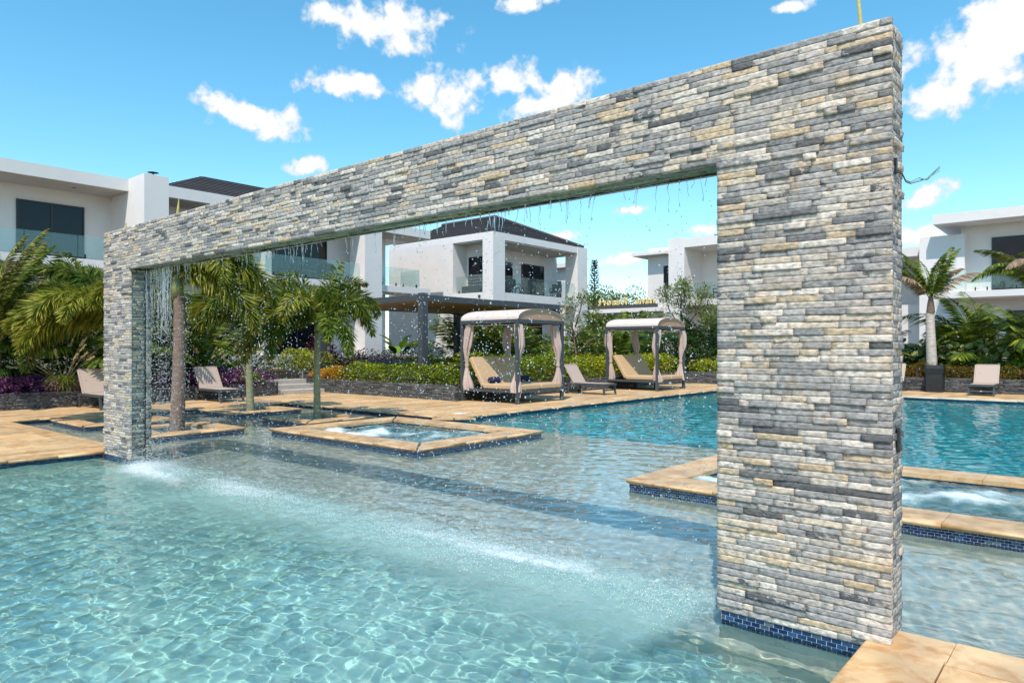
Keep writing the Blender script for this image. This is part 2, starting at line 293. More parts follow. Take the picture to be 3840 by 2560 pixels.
patch = np.clip((fbm(Xg * .62, Yg * 1.3, 1.1, 40) - .36) * 3.6, 0, 1) * .72 + .45 * np.exp(-((Xg + 10.1) / .5) ** 2) + .25 * np.exp(-((Xg + 3.0) / .8) ** 2)
Zg += fall * (fbm(Xg, Yg, 9, 60) - .5) * .05
foam = np.clip(fall * patch, 0, 1)
milk = inx * np.where(Yg > 4.1, np.exp(-((Yg - 4.1) / .5) ** 2), np.exp(-((Yg - 4.1) / 1.15) ** 2)) * np.clip(.55 + .9 * (fbm(Xg, Yg, .55, 80) - .45) * 2, .15, 1)
milk = np.maximum(milk, np.where(Yg < 4.0, .36 + .3 * (fbm(Xg, Yg, .7, 95) - .5), 0))
keep = np.ones((len(ys) - 1, len(xs) - 1), bool); xc = (xs[1:] + xs[:-1]) / 2; yc = (ys[1:] + ys[:-1]) / 2; XC, YC = np.meshgrid(xc, yc)
def cut(x0, x1, y0, y1): keep[(XC > x0) & (XC < x1) & (YC > y0) & (YC < y1)] = False
cut(-99, -11.62, -99, 4.25); cut(-99, -11.15, 11.1, 99); cut(-.8, 99, -99, 4.1); cut(-11.9, -7.95, 7.15, 10.0); cut(-4.1, -.1, 7.1, 9.95)
idx = np.arange(Xg.size).reshape(Xg.shape); Q = np.stack([idx[:-1, :-1], idx[:-1, 1:], idx[1:, 1:], idx[1:, :-1]], -1)[keep]
V = np.stack([Xg, Yg, Zg], -1).reshape(-1, 3); used = np.unique(Q); remap = np.zeros(len(V), int); remap[used] = np.arange(len(used))
wme = npmesh('pool_water', V[used], remap[Q], True)
for nm, arr in (('foam', foam), ('milk', milk)):
    at = wme.attributes.new(nm, 'FLOAT', 'POINT'); at.data.foreach_set('value', arr.reshape(-1)[used].astype(np.float32))
def water_mat(name, tint=(1, 1, 1), f0=.36, f1=1.0, fa=1.35):
    m = bpy.data.materials.new(name); m.use_nodes = True; nt = m.node_tree; L = nt.links.new; p = nt.nodes['Principled BSDF']
    p.inputs['Base Color'].default_value = (*tint, 1); p.inputs['Roughness'].default_value = 0.0; p.inputs['IOR'].default_value = 1.33; p.inputs['Transmission Weight'].default_value = 1
    def mixin(prev, attrname, col, s0, s1, scale, amp, gain):
        a = nt.nodes.new('ShaderNodeAttribute'); a.attribute_name = attrname; g = nt.nodes.new('ShaderNodeNewGeometry'); nz = nt.nodes.new('ShaderNodeTexNoise'); nz.inputs['Scale'].default_value = scale; nz.inputs['Detail'].default_value = 6; nz.inputs['Roughness'].default_value = .75; L(g.outputs['Position'], nz.inputs['Vector'])
        s = nt.nodes.new('ShaderNodeMath'); s.operation = 'MULTIPLY_ADD'; L(nz.outputs[0], s.inputs[0]); s.inputs[1].default_value = amp; s.inputs[2].default_value = -amp * .5
        t = nt.nodes.new('ShaderNodeMath'); t.operation = 'ADD'; L(a.outputs['Fac'], t.inputs[0]); L(s.outputs[0], t.inputs[1])
        r = nt.nodes.new('ShaderNodeMapRange'); r.interpolation_type = 'SMOOTHSTEP'; L(t.outputs[0], r.inputs[0]); r.inputs[1].default_value = s0; r.inputs[2].default_value = s1; r.inputs[4].default_value = gain
        d = nt.nodes.new('ShaderNodeBsdfPrincipled'); d.inputs['Base Color'].default_value = (*col, 1); d.inputs['Roughness'].default_value = .25
        ms = nt.nodes.new('ShaderNodeMixShader'); L(r.outputs[0], ms.inputs[0]); L(prev, ms.inputs[1]); L(d.outputs[0], ms.inputs[2]); return ms.outputs[0]
    g0 = nt.nodes.new('ShaderNodeNewGeometry'); n0 = nt.nodes.new('ShaderNodeTexNoise'); n0.inputs['Scale'].default_value = 26; n0.inputs['Detail'].default_value = 3; L(g0.outputs['Position'], n0.inputs['Vector'])
    b0 = nt.nodes.new('ShaderNodeBump'); b0.inputs['Strength'].default_value = .10; b0.inputs['Distance'].default_value = .006; L(n0.outputs[0], b0.inputs['Height']); L(b0.outputs[0], p.inputs['Normal'])
    out = mixin(p.outputs[0], 'milk', (.33, .52, .47), .05, 1.1, 2.2, .25, .62)
    out = mixin(out, 'foam', (.74, .78, .78), f0, f1, 60, fa, .9)
    L(out, nt.nodes['Material Output'].inputs[0]); return m
Mwater = water_mat('pool water')
wat = obj('pool_water', wme, Mwater, kind='structure'); wat.cycles.is_caustics_caster = True

# ================================================================== travertine decks
def paver_field(parent, x0, x1, y0, y1, px, py, z=ZD, holes=(), name='paver', stag=True, mt=None):
    ny = max(1, round((y1 - y0) / py)); nx = max(1, round((x1 - x0) / px)); px = (x1 - x0) / nx; py = (y1 - y0) / ny
    for i in range(nx):
        off = (rnd.random() * .8 + .1) * py if stag else 0
        j = -1 if stag else 0
        while True:
            a = y0 + j * py + off; b = a + py; a = max(a, y0); b = min(b, y1)
            if a >= y1 - .02: break
            j += 1
            if b - a < .03: continue
            X0, X1 = x0 + i * px, x0 + (i + 1) * px
            mb = MB().cbox(X0 + .0015, X1 - .0015, a + .0015, b - .0015, z - .03, z + rnd.uniform(-.0012, .0012), .003)
            obj(name, mb, mt or Mtrav, parent)
def coping(parent, p0, p1, inn, width=.33, z=ZD, th=.042, piece=.62, over=.025, mt=None, inset=(0, 0), name='coping_stone'):
    """a run of bullnosed stones from p0 to p1; inn points from the water to the deck"""
    p0 = Vector(p0); p1 = Vector(p1); u = (p1 - p0).normalized(); inn = Vector(inn); n = max(1, round((p1 - p0).length / piece)); l = (p1 - p0).length / n
    prof = [(width, z), (.012 - over, z)] + [(-over + .012 - .02 * math.sin(a), z - .02 + .02 * math.cos(a)) for a in (.5, 1.0, 1.57, 2.1, 2.7)] + [(0.0 - over + .02, z - th), (width, z - th)]
    for i in range(n):
        a0 = i * l + .002; a1 = (i + 1) * l - .002; dz = rnd.uniform(-.001, .001)
        def pt(w, zz, a):
            m0 = inset[0] * (w + over) if i == 0 and a == a0 else 0; m1 = inset[1] * (w + over) if i == n - 1 and a == a1 else 0
            q = p0 + u * (a + m0 - m1) + inn * w; return (q.x, q.y, zz + dz)
        v = [pt(w, zz, a0) for w, zz in prof] + [pt(w, zz, a1) for w, zz in prof]; k = len(prof)
        f = [tuple(range(k)), tuple(range(2 * k - 1, k - 1, -1))] + [(j, k + j, k + (j + 1) % k, (j + 1) % k) for j in range(k)]
        cr = u.cross(Vector((0, 0, 1)))
        if (Vector((inn.x, inn.y, 0))).dot(cr) > 0: f = [tuple(reversed(q)) for q in f]
        me = MB().add(v, f).mesh(name); me.polygons.foreach_set('use_smooth', [False] * 2 + [1 < j < 6 for j in range(k)]); obj(name, me, mt or Mcope, parent)
TW, TH = .0525, .0245                              # mosaic tile pitch
def tiles(parent, p0, p1, out, ztop, rows, single=None, limit=300):
    """two or three rows of glass mosaic on a wall face from p0 to p1; out is the outward normal"""
    p0 = Vector((*p0, 0)); p1 = Vector((*p1, 0)); u = (p1 - p0).normalized(); out = Vector((*out, 0)); Lg = (p1 - p0).length
    back = MB(); q = [p0, p1]; back.add([(*(p0 + out * .0)[:2], ztop - rows * TH), (*(p1 + out * .0)[:2], ztop - rows * TH), (*p1[:2], ztop), (*p0[:2], ztop)], [(0, 1, 2, 3)] if u.cross(Vector((0, 0, 1))).dot(out) > 0 else [(3, 2, 1, 0)])
    obj('grout', back, Mgrout, parent)
    st = MB(); cnt = 0
    for r in range(rows):
        z1 = ztop - r * TH - .0012; z0 = z1 - TH + .0026; a = -(TW / 2 if r % 2 else 0)
        while a < Lg:
            a0, a1 = max(a, 0) + .0013, min(a + TW, Lg) - .0013; a += TW
            if a1 - a0 < .006: continue
            mb = st if not (single and single((p0 + u * a0)) and cnt < limit and r < 3) else MB()
            e = .0022 + rnd.uniform(0, .0006); c = .0014
            A = p0 + u * a0; B = p0 + u * a1
            v = [A + Vector((0, 0, z0)), B + Vector((0, 0, z0)), B + Vector((0, 0, z1)), A + Vector((0, 0, z1))]
            w = [A + u * c + out * e + Vector((0, 0, z0 + c)), B - u * c + out * e + Vector((0, 0, z0 + c)), B - u * c + out * e + Vector((0, 0, z1 - c)), A + u * c + out * e + Vector((0, 0, z1 - c))]
            f = [(4, 5, 6, 7), (0, 1, 5, 4), (1, 2, 6, 5), (2, 3, 7, 6), (3, 0, 4, 7)]
            if u.cross(Vector((0, 0, 1))).dot(out) < 0: f = [tuple(reversed(k)) for k in f]
            mb.add(v + w, f)
            if mb is not st: obj('tile', mb, Mtile, parent); cnt += 1
    if st.v: obj('mosaic_tiles', st, Mtile, parent, kind='stuff')
def deck(name): o = bpy.data.objects.new(name, None); COL.objects.link(o); o['kind'] = 'structure'; return o
Mbase = mat('deck bed', (.36, .26, .16), .9, .2, 6)
def slab(parent, rs):
    mb = MB()
    for x0, x1, y0, y1 in rs: mb.box(x0, x1, y0, y1, -1.7, ZD - .031)
    return obj('bed', mb, Mbase, parent)
# left deck (the arch's far pillar stands at its corner) and the strip along the left planter
DL = deck('deck_left'); slab(DL, [(-29, -11.5, -4.6, 4.34), (-29, -17.82, 4.34, 10.93)])
coping(DL, (-11.48, 4.03, 0), (-11.48, -3.2, 0), (-1, 0, 0)); coping(DL, (-11.5, 4.36, 0), (-17.8, 4.36, 0), (0, -1, 0), inset=(0, -1)); coping(DL, (-17.8, 4.36, 0), (-17.8, 10.95, 0), (-1, 0, 0), inset=(-1, 0))
tiles(DL, (-11.5, 4.03), (-11.5, -1.2), (1, 0), ZD - .042, 3); tiles(DL, (-11.6, 4.34), (-17.8, 4.34), (0, 1), ZD - .042, 3); tiles(DL, (-17.82, 4.4), (-17.82, 10.9), (1, 0), ZD - .042, 3)
paver_field(DL, -18.1, -11.81, -1.6, 4.03, .44, .9); paver_field(DL, -20.9, -18.13, 1.6, 10.6, .46, .9)
# middle deck between planters and pool
DM = deck('deck_middle'); slab(DM, [(-29, -11.02, 10.97, 25.2)])
coping(DM, (-17.8, 10.95, 0), (-11.0, 10.95, 0), (0, 1, 0), inset=(1, -1)); coping(DM, (-11.0, 10.95, 0), (-11.0, 25.1, 0), (-1, 0, 0), inset=(-1, 0), piece=.9)
tiles(DM, (-17.8, 10.97), (-11.02, 10.97), (0, -1), ZD - .042, 3); tiles(DM, (-11.02, 10.97), (-11.02, 25.1), (1, 0), ZD - .042, 3)
paver_field(DM, -20.9, -11.34, 11.28, 14.43, .6, .8); paver_field(DM, -14.4, -11.34, 14.45, 26.9, .6, .9)
obj('skimmer_lid', MB().cbox(-11.83, -11.55, 11.68, 11.94, ZD - .01, ZD + .004, .003), mat('ivory plastic', (.75, .72, .64), .5, .05), DM)
# far deck under the right-hand planter
DF = deck('deck_far'); slab(DF, [(-29, 9.5, 25.12, 36)])
coping(DF, (-11.0, 25.1, 0), (9, 25.1, 0), (0, 1, 0), piece=1.0, mt=mat('pale coping', (.62, .52, .38), .5, .1, 5)); tiles(DF, (-11, 25.12), (3, 25.12), (0, -1), ZD - .042, 3)
paver_field(DF, -13.9, 1.5, 25.44, 28.6, .8, 1.05)
# near deck, at whose corner the arch's near pillar stands
DN = deck('deck_near'); slab(DN, [(-.93, 9, -4.6, 4.26)])
coping(DN, (-.95, 4.03, 0), (-.95, -1.6, 0), (1, 0, 0), piece=.75, width=.34, inset=(0, 0)); coping(DN, (-.6, 4.28, 0), (6, 4.28, 0), (0, -1, 0), piece=1.1, width=.32)
obj('coping_stone', MB().prism([(-.87, 4.28), (-.60, 4.28), (-.602, 4.005), (-.612, 4.0), (-.87, 4.0)], ZD - .042, ZD + .0004), Mcope, DN)
tiles(DN, (-.93, 4.03), (-.93, -.5), (-1, 0), ZD - .042, 3); tiles(DN, (-.6, 4.26), (5, 4.26), (0, 1), ZD - .042, 3)
paver_field(DN, -.605, 3.0, .4, 3.955, .6, .9)

for x0, x1, y0, y1, zb, mt in ((-11.5, -11.493, -4.5, 3.99, -.6, Mfront), (-.937, -.93, -4.5, 3.99, -.6, Mfront), (-17.82, -11.5, 4.34, 4.347, -.3, Mshelf), (-17.82, -17.813, 4.347, 10.93, -.3, Mshelf), (-17.813, -11.02, 10.963, 10.97, -.3, Mshelf), (-11.02, -11.013, 11.0, 25.1, -1.65, Mdeep), (-11.013, 9, 25.113, 25.12, -1.65, Mdeep), (-.6, 9, 4.26, 4.267, -.3, Mshelf)):
    w_ = obj('pool_wall', MB().box(x0, x1, y0, y1, zb, -.0165), mt, kind='structure'); w_.cycles.is_caustics_receiver = True
# ================================================================== the stone arch
AX0, AX1, AY0, AY1, LX, RX, ZL, ZT, RH = -11.47, -.87, 4.045, 4.335, -10.57, -1.79, 2.76, 3.36, .0375
arch = thing('stone_arch', 'tall rectangular stone arch clad in grey and cream ledger stones, raining water into the pool', 'arch', (-6.17, 4.19, 0))
core = MB().box(AX0 + .02, LX - .02, AY0 + .02, AY1 - .02, -.3, ZL).box(RX + .02, AX1 - .02, AY0 + .02, AY1 - .02, -.3, ZL).box(AX0 + .02, AX1 - .02, AY0 + .02, AY1 - .02, ZL + .02, ZT - .004)
obj('core', core, Mconc, arch); [obj('footing', MB().box(a, b, AY0, AY1, -.3, ZB - .13), Mshelf, arch) for a, b in ((AX0 + .012, LX - .007), (RX + .014, AX1 - .012))]
obj('cap', MB().box(AX0 + .004, AX1 - .004, AY0 + .004, AY1 - .004, ZT - .004, ZT + .006), mat('cap render', (.5, .48, .44), .85, .15), arch)
def stone_geo(Ls, h, t, fine=True):
    nu = max(3, round(Ls / (.028 if fine else .07))); nv = 4 if fine else 2
    u = np.linspace(.0008, Ls - .0008, nu + 1); w = np.linspace(.0006, h - .0006, nv + 1); U, W = np.meshgrid(u, w)
    n = np.full(U.shape, t) + rng.normal(0, .0009, U.shape); n += (rng.random() - .5) * .006 * (U / Ls - .5) + (rng.random() - .5) * .007 * (W / h - .5)
    k = rng.random()                                # a broken facet
    if k < .5:
        a = rng.uniform(0, 6.28); s = rng.uniform(.25, .75); dd = (U / Ls - s) * math.cos(a) + (W / h - .5) * math.sin(a); n -= np.clip(dd, 0, 1) * rng.uniform(.002, .007)
    U = U.copy(); W = W.copy()
    U[1:-1, 1:-1] += rng.normal(0, .0025, U[1:-1, 1:-1].shape); W[1:-1, 1:-1] += rng.normal(0, .0012, W[1:-1, 1:-1].shape)
    n[0] -= rng.uniform(0, .0012, n.shape[1]); n[-1] -= rng.uniform(0, .0016, n.shape[1]); n[:, 0] -= rng.uniform(0, .001, n.shape[0]); n[:, -1] -= rng.uniform(0, .001, n.shape[0])
    n = np.maximum(n, .002)
    V = np.stack([U, n, W], -1).reshape(-1, 3); id_ = np.arange(U.size).reshape(U.shape)
    Q = np.stack([id_[:-1, :-1], id_[:-1, 1:], id_[1:, 1:], id_[1:, :-1]], -1).reshape(-1, 4)
    b = np.concatenate([id_[0, :-1], id_[:-1, -1], id_[-1, :0:-1], id_[:0:-1, 0]]); m = len(b); Vb = V[b].copy(); Vb[:, 1] = -.03
    ib = len(V) + np.arange(m); S = np.stack([b, ib, np.roll(ib, -1), np.roll(b, -1)], -1)
    return np.concatenate([V, Vb]), np.concatenate([Q, S])
singles = []; bulk = {}
def clad(O, U, N, length, z0, rows, kind, lmin, lmax, fine=True, cand=False, W=(0, 0, 1), prou=(.009, .022), end=0):
    O, U, N, W = (np.array(a, float) for a in (O, U, N, W))
    flip = np.dot(np.cross(U, W), N) < 0
    for r in range(rows):
        a = 0.0
        while a < length - 1e-4:
            Ls = min(rng.uniform(lmin, lmax) * rng.choice([.6, 1, 1, 1.35]), length - a)
            if length - a - Ls < lmin * .5: Ls = length - a
            V, Q = stone_geo(Ls, RH, prou[0] + (prou[1] - prou[0]) * rng.random() ** 5, fine)
            # the cladding's outer corner stones run past the edge a little
            P = O + np.outer(V[:, 0] + a, U) + np.outer(V[:, 1], N) + np.outer(V[:, 2] + z0 + r * RH, W)
            if flip: Q = Q[:, ::-1]
            c = P.mean(0); d = math.hypot(c[0], c[1])
            if cand: singles.append((Ls / d ** 2, P, Q, kind))
            else: bulk.setdefault(kind, []).append((P, Q))
            a += Ls
RB = 72
clad((AX0 - .018, AY0, ZB), (1, 0, 0), (0, -1, 0), LX - AX0 + .03, 0, RB, 'dry', .09, .24, cand=True)
clad((RX - .012, AY0, ZB), (1, 0, 0), (0, -1, 0), AX1 - RX + .03, 0, RB, 'dry', .10, .27, cand=True)
clad((AX0 - .018, AY0, ZB), (1, 0, 0), (0, -1, 0), AX1 - AX0 + .036, RB * RH, 16, 'dry', .10, .27, cand=True)
clad((AX1, AY0 - .004, ZB), (0, 1, 0), (1, 0, 0), AY1 - AY0 + .02, 0, 88, 'dry', .07, .17, prou=(.003, .016), cand=True)
clad((AX0, AY0, ZB), (0, 1, 0), (-1, 0, 0), AY1 - AY0, 0, 88, 'dry', .1, .2, False)
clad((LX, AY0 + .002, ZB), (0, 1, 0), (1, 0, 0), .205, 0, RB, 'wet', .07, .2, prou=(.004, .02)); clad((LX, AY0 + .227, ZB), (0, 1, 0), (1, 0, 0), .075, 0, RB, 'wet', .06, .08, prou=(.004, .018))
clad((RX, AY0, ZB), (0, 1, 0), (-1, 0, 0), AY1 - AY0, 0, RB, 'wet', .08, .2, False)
clad((AX0, AY1, ZB), (1, 0, 0), (0, 1, 0), LX - AX0, 0, RB, 'dry', .12, .27, False); clad((RX, AY1, ZB), (1, 0, 0), (0, 1, 0), AX1 - RX, 0, RB, 'dry', .12, .27, False); clad((AX0, AY1, ZB), (1, 0, 0), (0, 1, 0), AX1 - AX0, RB * RH, 16, 'dry', .12, .27, False)
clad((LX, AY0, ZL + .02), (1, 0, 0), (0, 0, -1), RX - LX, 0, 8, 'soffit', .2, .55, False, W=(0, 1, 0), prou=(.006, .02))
singles.sort(key=lambda s: -s[0])
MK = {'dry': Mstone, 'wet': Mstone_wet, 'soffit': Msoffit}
for s, P, Q, kind in singles[:300]: obj('stone', npmesh('stone', P, Q), Mstone, arch)
for s, P, Q, kind in singles[300:]: bulk.setdefault('dry', []).append((P, Q))
for kind, lst in bulk.items():
    off = np.cumsum([0] + [len(P) for P, Q in lst[:-1]])
    obj({'dry': 'stone_cladding', 'wet': 'wet_stone_cladding', 'soffit': 'soffit_cladding'}[kind], npmesh('cladding', np.concatenate([P for P, Q in lst]), np.concatenate([Q + o for (P, Q), o in zip(lst, off)])), MK[kind], arch, kind='stuff')
obj('light_slot', MB().box(LX - .01, LX + .006, AY0 + .209, AY0 + .225, ZB + .04, ZL - .1), Mrubber, arch)
near = lambda p: True
tiles(arch, (RX + .012, AY0 - .002), (-.95, AY0 - .002), (0, -1), ZB - .001, 5, single=near); tiles(arch, (AX0 + .01, AY0 - .002), (LX - .005, AY0 - .002), (0, -1), ZB - .001, 5, single=near); tiles(arch, (LX - .005, AY0 - .002), (LX - .005, AY1), (1, 0), ZB - .001, 5, single=near)
tiles(arch, (RX + .012, AY1), (RX + .012, AY0 - .002), (-1, 0), ZB - .001, 3)
# fittings of the near end: switch box, hole with loose wires
jb = obj('junction_box', MB().cbox(AX1 + .006, AX1 + .024, AY0 + .14, AY0 + .2, 1.085, 1.21, .008), Mrubber, arch)
obj('screw', MB().tube([(AX1 + .023, AY0 + .185, 1.16), (AX1 + .029, AY0 + .185, 1.16)], .007, 8), mat('steel screw', (.4, .4, .4), .35, 0, metal=1), jb)
for k, (col, dz, dy) in enumerate((((.10, .14, .02), .0, .0), ((.02, .05, .02), .006, .004), ((.05, .012, .015), -.004, .009))):
    pts = [(AX1 + .01, AY0 + .125, 2.585 + dz), (AX1 + .035, AY0 + .15, 2.57 + dz), (AX1 + .045, AY0 + .185, 2.535 + dz), (AX1 + .06, AY0 + .225, 2.53 + dz), (AX1 + .095, AY0 + .25, 2.545 + dz * 2), (AX1 + .13, AY0 + .27 + dy, 2.55 - dz), (AX1 + .165 + dy, AY0 + .29, 2.575 - dz * 4 * (k == 0) + .012 * k), (AX1 + .185, AY0 + .30 + dy, 2.59 + .012 * k)]
    obj('wire', MB().tube(pts, .002, 6), mat('wire sheath', col, .4, 0), arch)
obj('hole', MB().box(AX1 - .004, AX1 + .0175, AY0 + .105, AY0 + .135, 2.57, 2.65), Mrubber, arch)
Mcane = mat('yellow cane', (.50, .40, .12), .6, .2, 30)
obj('cane', MB().tube([(-1.02, 4.14, ZT - .01), (-1.035, 4.14, ZT + .16), (-1.05, 4.14, ZT + .33)], [.0105, .0095, .008], 8), Mcane, arch)
obj('cane', MB().tube([(-9.32, 4.16, ZT - .01), (-9.29, 4.16, ZT + .13), (-9.27, 4.16, ZT + .24)], [.022, .014, .004], 8), Mcane, arch)
obj('cane', MB().tube([(-11.02, 4.16, ZT - .01), (-11.0, 4.16, ZT + .07), (-10.98, 4.16, ZT + .115)], [.020, .016, .008], 8), Mcane, arch)

# ================================================================== hot tubs and palm planters standing in the water
def frame_thing(t, x0, x1, y0, y1, w, z, th, rows, piece, over=.03):
    coping(t, (x0, y0, 0), (x1, y0, 0), (0, 1, 0), w, z, th, piece, over, inset=(1, 1)); coping(t, (x1, y1, 0), (x0, y1, 0), (0, -1, 0), w, z, th, piece, over, inset=(1, 1))
    coping(t, (x0, y1, 0), (x0, y0, 0), (1, 0, 0), w, z, th, piece, over, inset=(1, 1)); coping(t, (x1, y0, 0), (x1, y1, 0), (-1, 0, 0), w, z, th, piece, over, inset=(1, 1))
def ring_walls(x0, x1, y0, y1, w, zb, zt):
    return MB().box(x0, x1, y0, y0 + w, zb, zt).box(x0, x1, y1 - w, y1, zb, zt).box(x0, x0 + w, y0 + w, y1 - w, zb, zt).box(x1 - w, x1, y0 + w, y1 - w, zb, zt)
Mtub = mat('dark blue tub tile', (.012, .09, .16), .25, .3, 18)
Mbubble = water_mat('bubbling water', (.35, .72, .8), .28, .95, .8)
def hot_tub(x0, x1, y0, y1, label, single, seed):
    t = thing('hot_tub', label, 'hot tub', ((x0 + x1) / 2, (y0 + y1) / 2, 0), 'hot tubs set in the shallow pool'); w = .48; z = .135
    frame_thing(t, x0, x1, y0, y1, w, z, .05, 3, 1.0)
    obj('wall', ring_walls(x0 + .012, x1 - .012, y0 + .012, y1 - .012, w - .03, -.9, z - .051), Mshelf, t).cycles.is_caustics_receiver = True
    for a, b, n in (((x0 + .01, y0 + .01), (x1 - .01, y0 + .01), (0, -1)), ((x1 - .01, y0 + .01), (x1 - .01, y1 - .01), (1, 0)), ((x0 + .01, y1 - .01), (x0 + .01, y0 + .01), (-1, 0))): tiles(t, a, b, n, z - .05, 6, single if n == (0, -1) else None)
    a, b, c, d = x0 + w - .01, x1 - w + .01, y0 + w - .01, y1 - w + .01
    obj('basin', MB().add([(a, c, -.8), (b, c, -.8), (b, d, -.8), (a, d, -.8), (a, c, .1), (b, c, .1), (b, d, .1), (a, d, .1)], [(0, 1, 2, 3), (0, 4, 5, 1), (1, 5, 6, 2), (2, 6, 7, 3), (3, 7, 4, 0)]), Mtub, t)
    X, Y = np.meshgrid(np.arange(a, b + .02, .03), np.arange(c, d + .02, .03)); r = np.random.default_rng(seed)
    Z = (fbm(X, Y, 2.2, seed, 5) - .5) * .11; jet = np.zeros_like(X)
    for k in range(14):
        jx, jy, jr = r.uniform(a + .25, b - .25), r.uniform(c + .25, d - .25), r.uniform(.16, .34); g = np.exp(-(((X - jx) / jr) ** 2 + ((Y - jy) / jr) ** 2)); jet = np.maximum(jet, g * r.uniform(.5, 1)); Z += g * r.uniform(.015, .06)
    Z += (fbm(X, Y, 12, seed + 9, 3) - .5) * .035 + .055
    fo = np.clip(jet * .8 + (fbm(X, Y, 2.6, seed + 20, 5) - .44) * 1.9, 0, .92)
    id_ = np.arange(X.size).reshape(X.shape); Q = np.stack([id_[:-1, :-1], id_[:-1, 1:], id_[1:, 1:], id_[1:, :-1]], -1).reshape(-1, 4)
    me = npmesh('bubbling_water', np.stack([X, Y, Z], -1).reshape(-1, 3), Q, True)
    at = me.attributes.new('foam', 'FLOAT', 'POINT'); at.data.foreach_set('value', fo.reshape(-1).astype(np.float32)); at = me.attributes.new('milk', 'FLOAT', 'POINT'); at.data.foreach_set('value', np.clip(fo * .8 + .25, 0, 1).reshape(-1).astype(np.float32))
    obj('bubbling_water', me, Mbubble, t)
hot_tub(-11.95, -7.87, 7.07, 10.1, 'hot tub with wet honey-coloured stone rim seen whole through the arch opening', None, 300)
hot_tub(-4.2, -.05, 7.0, 10.05, 'hot tub partly hidden by the thick pillar of the stone arch', lambda p: True, 340)
PLANTERS = [(-17.2, -15.35, 5.03, 6.85), (-14.5, -12.68, 5.2, 6.95), (-17.35, -15.55, 8.28, 10.05), (-14.33, -12.55, 8.25, 9.95)]
for i, (x0, x1, y0, y1) in enumerate(PLANTERS):
    t = thing('palm_planter', ['square stone-rimmed planter in the water beside the raised left deck', 'square stone-rimmed planter in the water holding the thick brown-trunked palm and a spotlight', 'square stone-rimmed planter in the water holding the slimmest palm', 'square stone-rimmed planter in the water next to the hot tub'][i], 'planter', ((x0 + x1) / 2, (y0 + y1) / 2, 0), 'square palm planters in the pool')
    frame_thing(t, x0, x1, y0, y1, .36, .115, .045, 2, .9); obj('wall', ring_walls(x0 + .012, x1 - .012, y0 + .012, y1 - .012, .33, -.6, .07), Mshelf, t).cycles.is_caustics_receiver = True
    for a, b, n in (((x0 + .01, y0 + .01), (x1 - .01, y0 + .01), (0, -1)), ((x1 - .01, y0 + .01), (x1 - .01, y1 - .01), (1, 0))): tiles(t, a, b, n, .07, 5)
    obj('soil', MB().box(x0 + .3, x1 - .3, y0 + .3, y1 - .3, -.5, -.02), Msoil, t)
sp = thing('garden_spotlight', 'small silver spotlight with wire loop in the palm planter soil', 'light', (-13.0, 6.35, -.02))
obj('lamp', MB().tube([(-13.0, 6.35, -.02), (-13.0, 6.35, .10), (-12.99, 6.33, .13)], [.03, .035, .05], 10), mat('grey metal', (.35, .35, .36), .4, 0, metal=.8), sp)
obj('loop', MB().tube([(-13.0 + .2 * math.cos(a), 6.37 + .05 * math.cos(a), .02 + .2 * math.sin(a)) for a in np.linspace(0, PI, 12)], .009, 6), mat('grey metal', (.4, .4, .41), .4, 0, metal=.8), sp)
# ================================================================== garden beds behind dark stone walls
GB = obj('garden_bed', MB().box(-29, -20.85, -4.5, 12.6, .03, .47).box(-29, -22.3, 12.6, 14.3, .03, .85).box(-29, -14.45, 14.62, 40, .03, .48).box(-14.45, 9, 28.95, 40, .03, .5), Mearth, kind='structure')
def slate_wall(label, segs, z1, z0=ZD, w=.16):
    """a low retaining wall of dark ledger stone along the given faces (p0, p1, outward normal)"""
    p = segs[0][0]; t = thing('planter_wall', label, 'wall', (p[0], p[1], z0)); mb = MB(); lst = []
    for p0, p1, out in segs:
        P0 = np.array((*p0, 0.)); P1 = np.array((*p1, 0.)); N = np.array((*out, 0.)); U = (P1 - P0); Lg = np.linalg.norm(U); U /= Lg
        q = [P0, P1, P1 - N * w, P0 - N * w]; mb.prism([(a[0], a[1]) for a in q], z0 - .1, z1 - .012)
        flip = np.dot(np.cross(U, (0, 0, 1)), N) < 0; rows = round((z1 - z0) / RH)
        for r in range(rows):
            a = 0.
            while a < Lg - 1e-4:
                Ls = min(rng.uniform(.12, .38), Lg - a); Ls = Lg - a if Lg - a - Ls < .06 else Ls
                V, Q = stone_geo(Ls, RH, rng.uniform(.004, .022), False); P = P0 + np.outer(V[:, 0] + a, U) + np.outer(V[:, 1], N) + np.outer(V[:, 2] + z0 + r * RH, (0, 0, 1)); lst.append((P, Q[:, ::-1] if flip else Q)); a += Ls
    obj('core', mb, Mconc, t); off = np.cumsum([0] + [len(P) for P, Q in lst[:-1]])
    obj('stone_cladding', npmesh('cladding', np.concatenate([P for P, Q in lst]), np.concatenate([Q + o for (P, Q), o in zip(lst, off)])), Mslate, t, kind='stuff'); return t
slate_wall('low dark stone planter wall behind the two taupe loungers under the palms', [((-20.7, -4.0), (-20.7, 12.5), (1, 0)), ((-20.7, 12.5), (-23.0, 12.5), (0, 1))], .52)
slate_wall('low dark stone planter wall under the orange and green hedge by the pergola', [((-22.1, 14.45), (-14.52, 14.45), (0, -1)), ((-14.52, 14.45), (-14.52, 15.6), (1, 0))], .55)
slate_wall('long low dark stone planter wall running behind both curtained daybeds', [((-14.42, 15.6), (-14.42, 28.78), (1, 0))], .55)
slate_wall('low dark stone planter wall behind the bin and lounger across the pool', [((-14.42, 28.78), (6, 28.78), (0, -1))], .575)
slate_wall('raised dark stone wall beside the garden steps under the yellow bush', [((-24.6, 14.35), (-22.15, 14.35), (0, -1)), ((-22.12, 14.35), (-22.12, 15.4), (1, 0))], .82)
